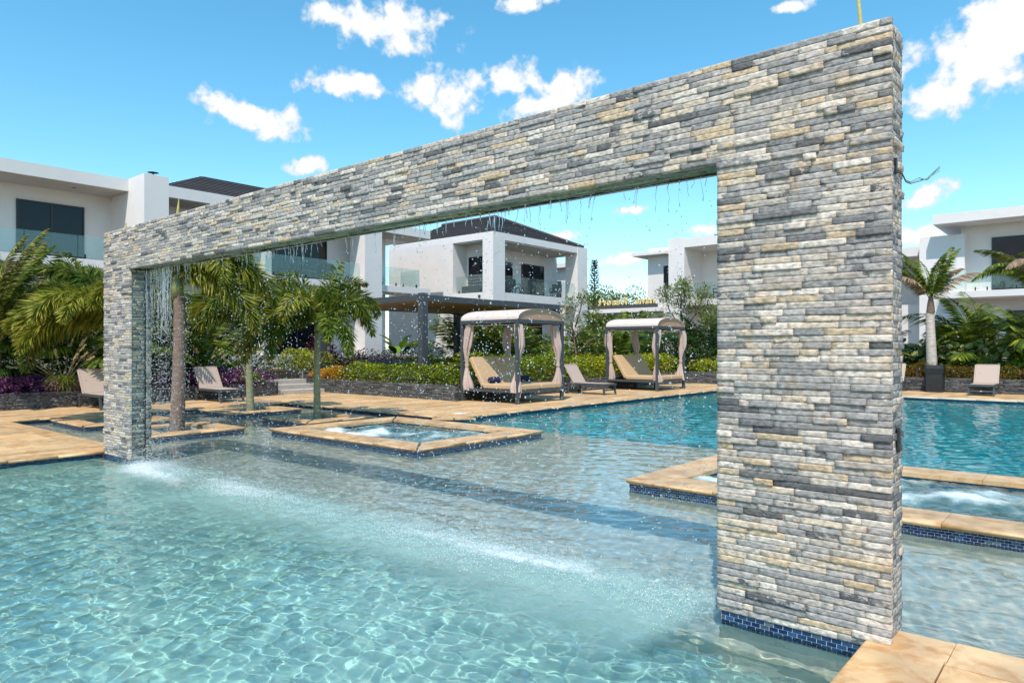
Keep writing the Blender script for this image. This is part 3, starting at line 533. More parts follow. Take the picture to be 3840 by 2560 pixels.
st = thing('garden_steps', 'wide pale garden steps between two dark stone planter walls', 'steps', (-21.5, 13.45, ZD))
for k in range(5): obj('step', MB().cbox(-24.2, -20.75 - k * .55, 12.52, 14.33, ZD - .05 + k * .15, ZD + .14 + k * .15, .01), Mpale, st)

# ================================================================== the white villas
def win(parent, plane, a0, a1, z0, z1, at, face, nsplit=2, name='window'):
    """dark framed sliding window; plane 'x' means it lies in x=at and runs along y"""
    fr = MB(); pn = []; fw = .06; d = .05 * face
    def bx(mb, u0, u1, w0, w1, d0, d1):
        lo, hi = min(at + d0, at + d1), max(at + d0, at + d1)
        if plane == 'x': mb.box(lo, hi, u0, u1, w0, w1)
        else: mb.box(u0, u1, lo, hi, w0, w1)
    bx(fr, a0, a1, z1 - fw, z1, 0, d); bx(fr, a0, a1, z0, z0 + fw, 0, d)
    for k in range(nsplit + 1):
        u = a0 + (a1 - a0 - fw) * k / nsplit; bx(fr, u, u + fw, z0 + fw, z1 - fw, 0, d)
    w = obj(name, fr, Mdark, parent)
    for k in range(nsplit):
        p = MB(); u = a0 + (a1 - a0 - fw) * k / nsplit; bx(p, u + fw, a0 + (a1 - a0 - fw) * (k + 1) / nsplit, z0 + fw, z1 - fw, .004 * face, .018 * face); obj('pane', p, Mpane, w)
    return w
Mglass = bpy.data.materials.new('balustrade glass'); Mglass.use_nodes = True
_n = Mglass.node_tree; _p = _n.nodes['Principled BSDF']; _t = _n.nodes.new('ShaderNodeBsdfTransparent'); _m = _n.nodes.new('ShaderNodeMixShader'); _f = _n.nodes.new('ShaderNodeFresnel'); _f.inputs[0].default_value = 1.6
_p.inputs['Base Color'].default_value = (.55, .68, .66, 1); _p.inputs['Metallic'].default_value = .6; _p.inputs['Roughness'].default_value = .04; _t.inputs[0].default_value = (.88, .94, .93, 1)
_a = _n.nodes.new('ShaderNodeMath'); _a.operation = 'ADD'; _a.inputs[1].default_value = .015; _n.links.new(_f.outputs[0], _a.inputs[0])
_m.inputs[0].default_value = .10; _n.links.new(_t.outputs[0], _m.inputs[1]); _n.links.new(_p.outputs[0], _m.inputs[2]); _n.links.new(_m.outputs[0], _n.nodes['Material Output'].inputs[0])
def rail(parent, plane, a0, a1, at, z0, h=.95, pane=1.6):
    n = max(1, round((a1 - a0) / pane)); l = (a1 - a0) / n
    for k in range(n):
        p = MB(); u0, u1 = a0 + k * l + .01, a0 + (k + 1) * l - .01
        p.box(at - .006, at + .006, u0, u1, z0 + .06, z0 + h) if plane == 'x' else p.box(u0, u1, at - .006, at + .006, z0 + .06, z0 + h)
        g = obj('balustrade_pane', p, Mglass, parent)
        for u in (u0 + .22, u1 - .22):
            q = MB(); q.box(at - .03, at + .03, u - .025, u + .025, z0, z0 + .17) if plane == 'x' else q.box(u - .025, u + .025, at - .03, at + .03, z0, z0 + .17); obj('clamp', q, Mdark, g)
def balcony_chair(parent, x, y, z, dx, dy, name='chair', mt=None):
    mt = mt or Mdark; t = thing(name, parent[0], 'chair', (x, y, z), parent[1]); w = .3
    M = Matrix.Translation((x, y, z)) @ Matrix.Rotation(math.atan2(dy, dx), 4, 'Z')
    obj('seat', MB().cbox(-w, w, -w, w, .36, .44, .02, M), mt, t); obj('backrest', MB().cbox(-w - .05, -w + .06, -w, w, .44, .92, .02, M), mt, t)
    for a in (-w + .03, w - .03):
        for b in (-w + .03, w - .03): obj('leg', MB().box(a - .02, a + .02, b - .02, b + .02, 0, .365, M), mt, t)
    for s in (-1, 1): obj('armrest', MB().box(-w, w, s * w - .02, s * w + .02, .60, .635, M).box(w - .05, w - .01, s * w - .015, s * w + .015, .43, .6, M), mt, t)
def courses(parent, quad, n, part='roof_course', mt=None, name='roof'):
    """a roof plane a,b (eave) c,d (ridge) laid in overlapping tile courses, each with a rounded nose"""
    a, b, c, d = (Vector(p) for p in quad); nrm = (b - a).cross(d - a).normalized()
    if nrm.z < 0: nrm = -nrm
    base = obj(name, MB().add([a, b, c, d], [(0, 1, 2, 3)]), mt or Mroof, parent)
    for k in range(n):
        t0, t1 = k / n, min((k + 1.12) / n, 1)
        p, q, r, s = a.lerp(d, t0), b.lerp(c, t0), b.lerp(c, t1), a.lerp(d, t1); e = .055
        v = [p + nrm * e, q + nrm * e, r + nrm * .012, s + nrm * .012, p - nrm * .01, q - nrm * .01]
        obj(part, MB().add(v, [(0, 1, 2, 3), (4, 5, 1, 0)]), mt or Mroof, base)
    return base
# ---- villa along the left: front runs along y at x = -27.6
A = thing('villa', 'long white two-storey villa with glass balconies behind the palms, left of the courtyard', 'villa', (-31, 12, .5))
XA = -27.6; S1, T1 = 4.42, 4.80; RF0, RF1 = 7.44, 7.88; G0 = 1.35
obj('wall', MB().box(-36, -29.25, -6, 24.0, .03, RF0 + .01), Mwhite, A)
obj('roof_slab', MB().box(-36.5, XA, -6, 10.55, RF0, RF1).box(-36.5, XA, 11.4, 25.7, RF0 + .03, RF1 + .03), Mwhite2, A)
obj('balcony_slab', MB().box(-29.3, XA, -6, 21.15, S1 + .1, T1).box(-29.3, XA, 22.2, 25.7, S1 + .06, T1), Mwhite2, A)
obj('terrace', MB().box(-29.3, XA + .05, -6, 25.2, .03, G0), Mwhite2, A)
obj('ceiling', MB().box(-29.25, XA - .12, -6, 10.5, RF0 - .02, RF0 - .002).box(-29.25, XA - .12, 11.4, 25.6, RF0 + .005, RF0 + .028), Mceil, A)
for x0, x1, y0, y1, z1 in ((-29.3, -26.22, 10.54, 11.4, RF1), (-28.5, XA + .28, 21.15, 22.2, RF1 + .3)): obj('column', MB().box(x0, x1, y0, y1, .03, z1 + .012), Mwhite2, A)
obj('partition', MB().box(-29.26, XA - .15, 16.16, 16.45, G0, RF0 + .02), Mwhite2, A)
win(A, 'x', 7.45, 9.6, T1, 6.9, -29.25, 1); win(A, 'x', -3, 3, T1, 6.9, -29.25, 1, 3)
for y0, y1 in ((12.3, 15.8), (17.0, 20.3), (22.5, 23.5)): win(A, 'x', y0, y1, T1, 7.0, -29.25, 1, 2 if y1 - y0 > 2 else 1); win(A, 'x', y0, y1, G0, 3.9, -29.25, 1, 2 if y1 - y0 > 2 else 1, 'sliding_door')
win(A, 'x', 6.8, 9.8, G0, 3.9, -29.25, 1, 2, 'sliding_door'); win(A, 'x', 2.5, 5.5, G0, 3.9, -29.25, 1, 2, 'sliding_door')
rail(A, 'x', -4, 10.5, XA - .08, T1, .82); rail(A, 'x', 11.45, 21.1, XA - .08, T1, .95); rail(A, 'x', 22.25, 25.0, XA - .08, T1, .95); rail(A, 'y', -29.2, XA - .08, 25.0, T1, .95)
obj('wall_lamp', MB().cbox(XA + .28, XA + .38, 21.75, 21.87, 3.55, 3.85, .01), Mdark, A)
for y in (5.5, 9.0): obj('downlight', MB().tube([(-28.4, y, RF0 - .03), (-28.4, y, RF0 - .018)], .07, 10), Mdark, A)
courses(A, ((-29.2, 11.8, 7.95), (-29.2, 24.5, 7.95), (-32.6, 20.5, 9.75), (-32.6, 15.8, 9.75)), 14); courses(A, ((-36, 11.8, 7.95), (-29.2, 11.8, 7.95), (-32.6, 15.8, 9.75), (-32.7, 15.8, 9.75)), 14, name='roof')
vp = obj('vent_pipe', MB().tube([(-29.5, 12.2, 7.9), (-29.5, 12.2, 8.45)], .16, 10).tube([(-29.5, 12.35, 8.4), (-29.5, 12.35, 8.6)], .03, 6), mat('weathered pipe', (.16, .12, .09), .9, .3, 20), A)
obj('cap', MB().tube([(-29.5, 12.2, 8.45), (-29.5, 12.2, 8.75)], .03, 6).tube([(-29.5, 12.2, 8.75), (-29.5, 12.2, 8.79)], [.22, .05], 10), Mdark, vp)
for k, (x, y, z, l, dx, dy) in enumerate(((-28.4, 13.8, T1, 'black armchair on the left villa upper balcony, alone in its bay beyond the partition', 1, -.3), (-28.3, 18.6, T1, 'black armchair on the left villa upper balcony, mid-bay beside the column', .5, -1), (-28.4, 20.2, T1, 'black armchair on the left villa upper balcony, right against the tall column', 1, .4), (-28.3, 13.6, G0, 'black armchair on the left villa ground terrace, away from the partition wall', 1, -.3), (-28.4, 15.2, G0, 'black armchair on the left villa ground terrace, against the partition wall', 1, .2), (-28.3, 19.6, G0, 'black armchair on the left villa ground terrace, close to the tall column', 1, -.5))):
    balcony_chair((l, 'balcony armchairs' if z > 3 else 'terrace armchairs'), x, y, z, dx, dy)
# ---- villa with the hipped tile roof, corner at (-24.7, 27.5)
Bx, By = -24.7, 27.5
B = thing('villa', 'white corner villa with dark hipped tile roof behind the pergola', 'villa', (-29, 32, .5))
z0, zr0, zr1, s0, s1 = .03, 7.45, 7.82, 4.2, 4.64
obj('wall', MB().box(-33.2, -27.7, By, By + .25, z0, zr0 + .01).box(-33.2, -32.9, By + .25, 36.2, z0, zr0).box(-27.7, -27.2, By + 1.1, By + 1.3, z0, zr0).box(-27.2, -27.0, By + 1.1, 36.2, z0, zr0).box(-27.9, -27.7, By + .25, By + 1.3, z0, zr0), Mwhite, B)
obj('parapet', MB().box(-33.2, Bx, By - .003, By + .3, zr0, zr1).box(Bx - .3, Bx + .003, By + .3, 36.2, zr0, zr1).box(-33.2, -32.9, By + .3, 36.2, zr0, zr1), Mwhite2, B)
obj('balcony_slab', MB().box(-27.7, Bx - .02, By + .02, By + 2.0, s0, s1).box(-27.1, Bx - .02, By + 2.0, 36.0, s0, s1), Mwhite2, B)
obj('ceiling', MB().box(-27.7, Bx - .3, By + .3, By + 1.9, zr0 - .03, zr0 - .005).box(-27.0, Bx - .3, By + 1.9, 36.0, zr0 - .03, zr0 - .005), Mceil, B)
obj('column', MB().box(-25.45, Bx + .004, By - .006, By + .95, z0, zr0 + .004), Mwhite2, B); obj('column', MB().box(-25.6, Bx + .03, 35.2, 36.25, z0, zr1 + .01), Mwhite2, B)
obj('terrace', MB().box(-27.7, Bx, By, 36, .03, 1.2), Mwhite2, B)
courses(B, ((-33.0, By + .15, 7.84), (Bx - .15, By + .15, 7.84), (-28.4, 31.8, 9.55), (-33.0, 31.8, 9.55)), 15); courses(B, ((Bx - .15, By + .15, 7.84), (Bx - .15, 36.1, 7.84), (-28.39, 31.82, 9.55), (-28.4, 31.8, 9.55)), 15)
obj('ridge_cap', MB().tube([(Bx - .1, By + .1, 7.9), (-28.4, 31.8, 9.62)], .12, 8).tube([(-28.4, 31.8, 9.62), (-33, 31.8, 9.62)], .12, 8).tube([(-28.4, 31.8, 9.62), (Bx - .15, 36.1, 7.9)], .12, 8), Mroof, B)
obj('bay_wall', MB().box(-27.0, -26.2, By + 1.1, By + 1.3, z0, zr0), Mwhite, B); win(B, 'y', -27.5, -26.35, s1, 6.75, By + 1.1, -1, 1, 'balcony_door'); win(B, 'x', 30.8, 31.75, s1, 6.7, -27.0, 1, 1, 'balcony_door'); win(B, 'x', 32.6, 34.8, s1, 6.75, -27.0, 1, 2, 'balcony_door')
win(B, 'y', -27.5, -26.3, 1.2, 3.6, By + 1.1, -1, 1, 'sliding_door'); win(B, 'x', 29.6, 34.6, 1.2, 3.7, -27.0, 1, 4, 'sliding_door')
rail(B, 'y', -27.6, -25.5, By + .15, s1, .95); rail(B, 'x', By + 1.0, 35.15, Bx - .15, s1, .95)
obj('meter_box', MB().cbox(-25.78, -25.62, By - .03, By + .01, 4.36, 4.50, .01), Mfrm, B)
for x, y, dx, dy, w in ((-25.6, 30.2, 1, -.4, 'close to its corner column'), (-25.7, 32.6, 1, .3, 'in front of the wide dark doors'), (-25.6, 34.2, .4, -1, 'beside its end column')): balcony_chair(('black armchair on the balcony of the hipped-roof villa, ' + w, 'corner villa balcony chairs'), x, y, s1, dx, dy)
sf = thing('balcony_sofa', 'grey slatted sofa on the small side balcony of the hipped-roof villa', 'sofa', (-26.6, By + 1.0, s1)); obj('seat', MB().cbox(-27.4, -25.9, By + .35, By + .9, s1, s1 + .42, .03), Mfrm, sf)
for k in range(4): obj('back_cushion', MB().cbox(-27.4, -25.9, By + .82, By + .98, s1 + .43 + k * .17, s1 + .57 + k * .17, .03), Mgrey, sf)
sf = thing('terrace_sofa', 'blue cushioned sofa on the ground-floor terrace of the hipped-roof villa', 'sofa', (-26.6, By + .9, 1.2)); Mblue = mat('slate blue cushion', (.02, .05, .09), .9, .1)
obj('seat', MB().cbox(-27.5, -25.9, By + .2, By + .9, 1.2, 1.65, .04), Mblue, sf)
for k in range(4): obj('back_cushion', MB().cbox(-27.5, -25.9, By + .8, By + 1.0, 1.66 + k * .24, 1.88 + k * .24, .05), Mblue, sf)
# ---- low white wing seen behind the corner villa's balcony
W = thing('villa_wing', 'white rear wing with one small dark window beyond the corner villa balcony', 'villa', (-30, 42, .5))
obj('wall', MB().box(-36, -28.6, 40.2, 40.9, .03, 7.3), Mwhite, W); obj('eave', MB().box(-36.5, -28.4, 39.7, 40.9, 7.3, 7.6), Mwhite2, W); win(W, 'y', -30.4, -29.6, 4.9, 6.4, 40.2, -1, 1)
# ---- villa across the pool, corner at (-19.5, 37.1)
C = thing('villa', 'white villa with deep upper balcony behind the olive-leaved tree and the arch pillar', 'villa', (-16, 41, .5)); Cy = 37.1
obj('wall', MB().box(-21.08, -19.55, Cy + .3, 46, .03, 7.35).box(-19.5, -10, Cy + 2.4, 46, .03, 7.45), Mwhite, C)
obj('column', MB().box(-19.545, -18.55, Cy, Cy + 2.4, .03, 8.0), Mwhite2, C)
obj('roof_slab', MB().box(-18.55, -10, Cy + .01, 46, 7.43, 7.93), Mwhite2, C); obj('eave', MB().box(-21.85, -19.55, Cy - .35, 46, 7.15, 7.32), Mwhite2, C); obj('parapet', MB().box(-21.08, -19.56, Cy + .32, 46, 7.35, 7.6), Mwhite2, C)
obj('balcony_slab', MB().box(-18.55, -10, Cy + .02, Cy + 2.4, 4.08, 4.42), Mwhite2, C); obj('terrace', MB().box(-21, -10, Cy, Cy + 2.4, .03, .9), Mwhite2, C)
win(C, 'y', -17.3, -15.2, 4.42, 6.6, Cy + 2.4, -1, 2, 'balcony_door'); win(C, 'y', -20.0, -19.58, 5.2, 6.5, Cy + .3, -1, 1); win(C, 'y', -18, -11, .9, 3.6, Cy + 2.4, -1, 4, 'sliding_door'); rail(C, 'y', -18.5, -10.1, Cy + .12, 4.42, .95)
for x, w in ((-16.8, 'nearer the white column'), (-15.6, 'nearer the dark doors')): balcony_chair(('black rounded chair on the balcony behind the olive-leaved tree, ' + w, 'far villa balcony chairs'), x, Cy + 1.0, 4.42, -.2, -1)
courses(C, ((-17.4, Cy + .6, 7.95), (-10, Cy + .6, 7.95), (-10, Cy + 4.6, 9.4), (-14.5, Cy + 4.6, 9.4)), 12)
# ---- entrance gate with mirrored channel letters (read from the street side)
gt = thing('entrance_gate', 'white entrance gate beam carried on dark stone posts with gold letters on top', 'gate', (-23.5, 37.2, .5))
obj('beam', MB().box(-26.8, -20.0, 36.95, 37.6, 3.82, 4.06), Mwhite2, gt); obj('sign_base', MB().box(-26.0, -20.4, 37.2, 37.45, 4.063, 4.30), Mslate, gt)
for x in (-22.9, -26.2): obj('post', MB().box(x - .35, x + .35, 37.0, 37.55, .4, 3.818), Mslate, gt)
Mgold = mat('gold channel letter', (.75, .58, .24), .4, .1, 5)
def letters(txt, x_right, y, z, size, parent):
    x = x_right
    for ch in txt:
        if ch == ' ': x -= size * .75; continue
        cu = bpy.data.curves.new('letter', 'FONT'); cu.body = ch; cu.size = size; cu.extrude = .035; cu.offset = 0; cu.fill_mode = 'NONE'; cu.resolution_u = 2; cu.bevel_depth = .022; cu.bevel_resolution = 0
        to = bpy.data.objects.new('letter', cu); COL.objects.link(to); dg = bpy.context.evaluated_depsgraph_get(); me = bpy.data.meshes.new_from_object(to.evaluated_get(dg)); bpy.data.objects.remove(to)
        if not len(me.vertices): continue
        w = max(v.co.x for v in me.vertices)
        for v in me.vertices: c = v.co.copy(); v.co = (x - c.x, y + c.z, z + c.y)          # turned to face the street: mirrored from the pool
        me.materials.clear(); obj('letter', me, Mgold, parent); x -= w + size * .11
letters('nana Resort', -20.55, 37.32, 4.31, .62, gt)
# ---- villa at far right across the pool
Dv = thing('villa', 'white villa with long upper balcony behind the pale-trunked palm across the pool', 'villa', (-1, 43, .5)); Dy = 38.6
obj('wall', MB().box(-5.45, 12, Dy + 1.6, 48, .03, 7.56), Mwhite, Dv); obj('side_block', MB().box(-7.1, -5.2, Dy + .9, 48, .03, 7.1), Mwhite2, Dv)
obj('roof_slab', MB().box(-6.37, 12, Dy, 48.5, 7.55, 8.0), Mwhite2, Dv); obj('balcony_slab', MB().box(-6.13, 12, Dy, Dy + 1.65, 4.0, 4.3), Mwhite2, Dv); obj('terrace', MB().box(-5.4, 12, Dy + .3, Dy + 1.65, .03, .9), Mwhite2, Dv)
obj('rear_block', MB().box(-11, -7.1, Dy + 2.6, 48, .03, 3.9).box(-11, -7.1, Dy + 1.6, 48, 6.3, 6.75).box(-11, -7.1, Dy + 4, 48, 3.9, 6.3), Mwhite, Dv)
win(Dv, 'y', -4.2, 1.5, 4.3, 6.9, Dy + 1.6, -1, 3); win(Dv, 'y', -3.6, 4, .9, 3.4, Dy + 1.6, -1, 4, 'sliding_door'); rail(Dv, 'y', -6.0, 8, Dy + .1, 4.3, .95)
for k in range(4): obj('gap', MB().box(-8.9, -8.6, Dy + 2.57, Dy + 2.61, 1.0 + k * .75, 1.35 + k * .75), Mdark, Dv)
# ---- red roofed house beyond the gate
Hh = thing('red_roof_house', 'small house with orange tile roof glimpsed under the entrance gate', 'house', (-27, 56, 0)); obj('wall', MB().box(-30.4, -24.8, 55, 62, .03, 3.9), mat('ochre wall', (.35, .28, .2), .9, .1), Hh)
courses(Hh, ((-31.2, 54.5, 3.8), (-24.2, 54.5, 3.8), (-25.6, 58, 5.3), (-29.2, 58, 5.3)), 8, mt=Mterra)

# ================================================================== pergola and what stands beneath it
Pg = thing('pergola', 'charcoal steel pergola with timber-boarded ceiling behind the hedge', 'pergola', (-19.7, 19.2, .48)); x0, x1, y0, y1, zt = -22.8, -16.9, 15.4, 22.9, 3.38
for x, y in ((x0 + .12, y0 + .12), (x1 - .12, y0 + .12), (x0 + .12, y1 - .12), (x1 - .12, y1 - .12)): obj('post', MB().box(x - .115, x + .115, y - .115, y + .115, .4, zt - .2 if (x, y) != (x1 - .12, y0 + .12) else zt + .06), Mfrm, Pg)
for a in ((x0, x1, y0, y0 + .08), (x0, x1, y1 - .08, y1), (x0, x0 + .08, y0 + .08, y1 - .08), (x1 - .08, x1, y0 + .08, y1 - .08)): obj('beam', MB().box(*a, zt - .2, zt), Mfrm, Pg)
obj('roof_sheet', MB().box(x0 + .08, x1 - .08, y0 + .08, y1 - .08, zt - .06, zt - .02), Mfrm, Pg)
nb = 52
for k in range(nb): obj('ceiling_board', MB().box(x0 + .082, x1 - .082, y0 + .084 + k * (y1 - y0 - .168) / nb, y0 + .08 + (k + 1) * (y1 - y0 - .168) / nb, zt - .178, zt - .16), Mwood, Pg)
so = thing('outdoor_sofa', 'charcoal outdoor sofa with grey cushions below the pergola, behind the hedge', 'sofa', (-20.6, 17.4, .48))
obj('base', MB().cbox(-22.6, -18.3, 16.9, 17.8, .48, .86, .03), Mgrey, so); obj('backrest', MB().cbox(-22.6, -18.3, 16.75, 16.95, .5, 1.0, .03), Mgrey, so)
for k in range(4): obj('back_cushion', MB().cbox(-22.5 + k * 1.04, -21.5 + k * 1.04, 16.98, 17.25, .86, 1.2, .07), Mgrey, so); 
for k in range(3): obj('seat_cushion', MB().cbox(-22.5 + k * 1.4, -21.14 + k * 1.4, 17.26, 17.85, .862, .98, .05), Mgrey, so)
ta = thing('fire_table', 'black round-topped table beside the pergola post', 'table', (-17.3, 17.0, .48)); obj('top', MB().tube([(-17.3, 17.0, 1.0), (-17.3, 17.0, 1.06)], [.62, .6], 24), Mrubber, ta); obj('base', MB().tube([(-17.3, 17.0, .45), (-17.3, 17.0, 1.0)], [.4, .5], 20), Mrubber, ta)

# ================================================================== sun loungers
def lounger_proto():
    t = thing('sun_lounger', '', 'sun lounger'); w = .34
    for s in (-1, 1):
        obj('side_rail', MB().box(-.1, 1.46, s * w - .022, s * w + .022, .305, .365), Mfrm, t, local=True)
        for x, dx in ((.02, -.05), (1.38, .05)):
            M = Matrix.Translation((x, s * w, 0)); lg = MB(); lg.add([Vector(p) for p in [(x + dx - .028, s * w - .024, 0), (x + dx + .028, s * w - .024, 0), (x + dx + .028, s * w + .024, 0), (x + dx - .028, s * w + .024, 0), (x - .034, s * w - .024, .304), (x + .034, s * w - .024, .304), (x + .034, s * w + .024, .304), (x - .034, s * w + .024, .304)]], [(0, 3, 2, 1), (4, 5, 6, 7), (0, 1, 5, 4), (1, 2, 6, 5), (2, 3, 7, 6), (3, 0, 4, 7)]); obj('leg', lg, Mfrm, t, local=True)
        obj('wheel', MB().tube([(-.09, s * (w + .03), .055), (-.09, s * (w + .055), .055)], .055, 14), Mrubber, t, local=True)
    obj('stretcher', MB().box(1.36, 1.40, -w + .022, w - .022, .13, .18), Mfrm, t, local=True); obj('stretcher', MB().box(-.02, .02, -w + .022, w - .022, .16, .2), Mfrm, t, local=True); obj('foot_bar', MB().box(1.42, 1.459, -w + .022, w - .022, .307, .363), Mfrm, t, local=True)
    tagp = obj('badge', MB().box(1.40, 1.404, -.03, .03, .145, .165), mat('badge', (.6, .6, .6), .4, 0), t, local=True)
    X, Y = np.meshgrid(np.linspace(.2, 1.42, 9), np.linspace(-w + .02, w - .02, 5)); Z = .372 - .02 * np.sin(PI * (X - .2) / 1.22) * np.cos(Y / w * PI / 2); V = np.stack([X, Y, Z], -1).reshape(-1, 3); V = np.concatenate([V, V - (0, 0, .006)]); i = np.arange(45).reshape(5, 9); q = np.stack([i[:-1, :-1], i[:-1, 1:], i[1:, 1:], i[1:, :-1]], -1).reshape(-1, 4)
    obj('seat_sling', npmesh('seat_sling', V, np.concatenate([q, q[:, ::-1] + 45]), True), Msling, t, local=True)
    a = math.radians(123); u = Vector((math.cos(a), 0, math.sin(a))); p0 = Vector((.2, 0, .375)); br = MB()
    n = u.cross(Vector((0, 1, 0)))
    def slabp(y0, y1, l0, l1, th, ofs=0): return [p0 + u * l + Vector((0, y, 0)) + n * (ofs + h) for h in (-th, th) for l, y in ((l0, y0), (l1, y0), (l1, y1), (l0, y1))]
    BX = [(0, 3, 2, 1), (4, 5, 6, 7), (0, 1, 5, 4), (1, 2, 6, 5), (2, 3, 7, 6), (3, 0, 4, 7)]
    bk = obj('backrest', MB().add(slabp(-w + .025, w - .025, 0.0, .70, .006), BX), Msling, t, local=True)
    for s in (-1, 1): obj('frame', MB().add(slabp(s * (w - .005) - .018, s * (w - .005) + .018, -.02, .70, .016), BX), Mfrm if s > 2 else Msling, bk, local=True)
    obj('frame', MB().add(slabp(-w + .02, w - .02, .70, .725, .015), BX), Msling, bk, local=True)
    obj('prop', MB().tube([p0 + u * .38 + n * -.01 + Vector((0, -.2, 0)), Vector((.0, -.2, .25))], .01, 6).tube([p0 + u * .38 + Vector((0, .2, 0)), Vector((.0, .2, .25))], .01, 6), Mfrm, t, local=True)
    return t
LG = lounger_proto()
LSPOT = [(-20.42, 6.95, ZD, 0, 'taupe sling sun lounger dappled by frond shadow, beside the thin pillar of the arch'), (-20.42, 10.02, ZD, 0, 'taupe sling sun lounger near the garden steps, in front of purple groundcover'), (-13.95, 19.72, ZD, 0, 'taupe sling sun lounger standing between the two curtained daybeds'),
         (-3.1, 28.35, ZD, -PI / 2, 'taupe sling sun lounger next to the black bin across the pool'), (-1.55, 28.35, ZD, -PI / 2, 'taupe sling sun lounger across the pool, on its own further along from the bin'), (-5.9, 28.35, ZD, -PI / 2, 'taupe sling sun lounger across the pool mostly hidden behind the thick arch pillar')]
for k, (x, y, z, a, lab) in enumerate(LSPOT):
    o = LG if k == 0 else copy_tree(LG); o.location = (x, y, z); o.rotation_euler = (0, 0, a); tag(o, lab, 'sun lounger', 'taupe sun loungers round the pool')

# ================================================================== curtained daybeds
def curtain(x, y, seed, H=2.2, tie=1.05, hem=.32):
    r = np.random.default_rng(int(seed * 10)); n, m = 44, 26; V = []
    sway = r.uniform(-.05, .05, 2)
    for j in range(m):
        z = H - (H - hem) * j / (m - 1); d = abs(z - tie); k = min(1, (d / .55)) ** 1.1; kk = k * (1.25 if z < tie else 1.0) * (.8 if z > H - .12 else 1)
        cx = x + (sway[0] + .05 * math.sin(z * 3 + seed)) * k; cy = y + (sway[1] + .04 * math.cos(z * 2.3 + seed)) * k
        for i in range(n):
            a = 2 * PI * i / n; fo = 1 + .32 * k * math.sin(a * 7 + seed + .5 * math.sin(z * 2)) + .10 * math.sin(a * 13 + z * 4)
            V.append((cx + (.038 + .078 * kk) * fo * math.cos(a), cy + (.038 + .064 * kk) * fo * math.sin(a), z + .012 * math.sin(a * 3 + seed) * (j == m - 1)))
    i = np.arange(n * m).reshape(m, n); q = np.stack([i[:-1], np.roll(i[:-1], -1, 1), np.roll(i[1:], -1, 1), i[1:]], -1).reshape(-1, 4)
    return npmesh('curtain', V, q, True)
def cushion(mb, x0, x1, y0, y1, z0, z1, M=None, c=.035): return mb.cbox(x0, x1, y0, y1, z0, z1, c, M)
def daybed(loc, label, seed):
    t = thing('curtained_daybed', label, 'daybed', loc, 'curtained daybeds beside the pool'); X, Y, Z0 = loc; L, Wd, H = 2.2, 2.15, 2.34; l = dict(local=True)
    for k, (x, y) in enumerate(((.05, .05), (L - .05, .05), (L - .05, Wd - .05), (.05, Wd - .05))):
        obj('post', MB().box(x - .045, x + .045, y - .045, y + .045, 0, H), Mfrm, t, **l)
        c = obj('curtain', curtain(x + (.10 if k in (0, 3) else -.07), y + (.09 if k < 2 else -.09), seed + k * 1.7), Mcloth, t, **l)
        obj('tie_band', MB().tube([(x + (.10 if k in (0, 3) else -.07), y + (.09 if k < 2 else -.09), 1.01), (x + (.10 if k in (0, 3) else -.07), y + (.09 if k < 2 else -.09), 1.09)], .066, 14), Mcloth, c, **l)
    for a in ((.05, L - .05, .01, .09), (.05, L - .05, Wd - .09, Wd - .01), (.01, .09, .09, Wd - .09), (L - .09, L - .01, .09, Wd - .09)): obj('beam', MB().box(*a, H - .1, H - .002), Mfrm, t, **l)
    for y in (.13, Wd - .13): obj('curtain_rod', MB().tube([(.09, y, H - .15), (L - .09, y, H - .15)], .012, 6), Mcanopy, t, **l)
    arc = [(Wd / 2 - (Wd / 2 - .03) * math.cos(a), H + .30 * math.sin(a) ** .9) for a in np.linspace(0, PI, 17)]
    v = [(x, y, z) for x in (.03, L - .03) for y, z in arc] + [(x, y, z + .018) for x in (.0, L) for y, z in arc]; n = 17; f = []
    for i in range(n - 1): f += [(i, i + 1, n + i + 1, n + i), (2 * n + i, 3 * n + i, 3 * n + i + 1, 2 * n + i + 1), (i, 2 * n + i, 2 * n + i + 1, i + 1), (n + i, n + i + 1, 3 * n + i + 1, 3 * n + i)]
    me = MB().add(v, f).mesh('canopy'); obj('canopy', me, Mcanopy, t, **l)
    for x in (.05, L - .05): obj('canopy_end', MB().add([(x, y, z) for y, z in arc] + [(x + .006, y, z) for y, z in arc], [tuple(range(n)), tuple(range(2 * n - 1, n - 1, -1))]), Mtan, t, **l)
    obj('bed_frame', MB().box(.06, L - .06, .02, .09, .30, .37).box(.06, L - .06, Wd - .09, Wd - .02, .30, .37).box(.0, .06, .09, Wd - .09, .30, .37).box(L - .07, L - .0, .09, Wd - .09, .30, .37).box(.06, L - .07, .09, Wd - .09, .33, .36), Mfrm, t, **l)
    for x in (.7, 1.5): obj('leg', MB().box(x - .03, x + .03, Wd / 2 - .03, Wd / 2 + .03, 0, .335), Mfrm, t, **l)
    hx = .80; ym = Wd / 2
    for y0, y1 in ((.1, ym - .004), (ym + .004, Wd - .1)):
        obj('mattress', cushion(MB(), hx, L - .02, y0, y1, .375, .53), Mcush, t, **l)
        M = Matrix.Translation((hx - .01, 0, .40)) @ Matrix.Rotation(math.radians(-(180 - 122)), 4, 'Y') @ Matrix.Scale(-1, 4, Vector((1, 0, 0)))
        M = Matrix.Translation((hx - .005, 0, .42)) @ Matrix.Rotation(math.radians(58), 4, 'Y')
        obj('back_cushion', cushion(MB(), -.98, .0, y0, y1, -.05, .10, M), Mcush, t, **l)
    obj('prop', MB().tube([(.25, .3, .36), (.42, .3, .78)], .012, 6).tube([(.25, Wd - .3, .36), (.42, Wd - .3, .78)], .012, 6), Mfrm, t, **l)
    return t
daybed((-14.47, 14.66, ZD), 'curtained daybed with two rolled navy towels, nearest the pergola', 1.0)
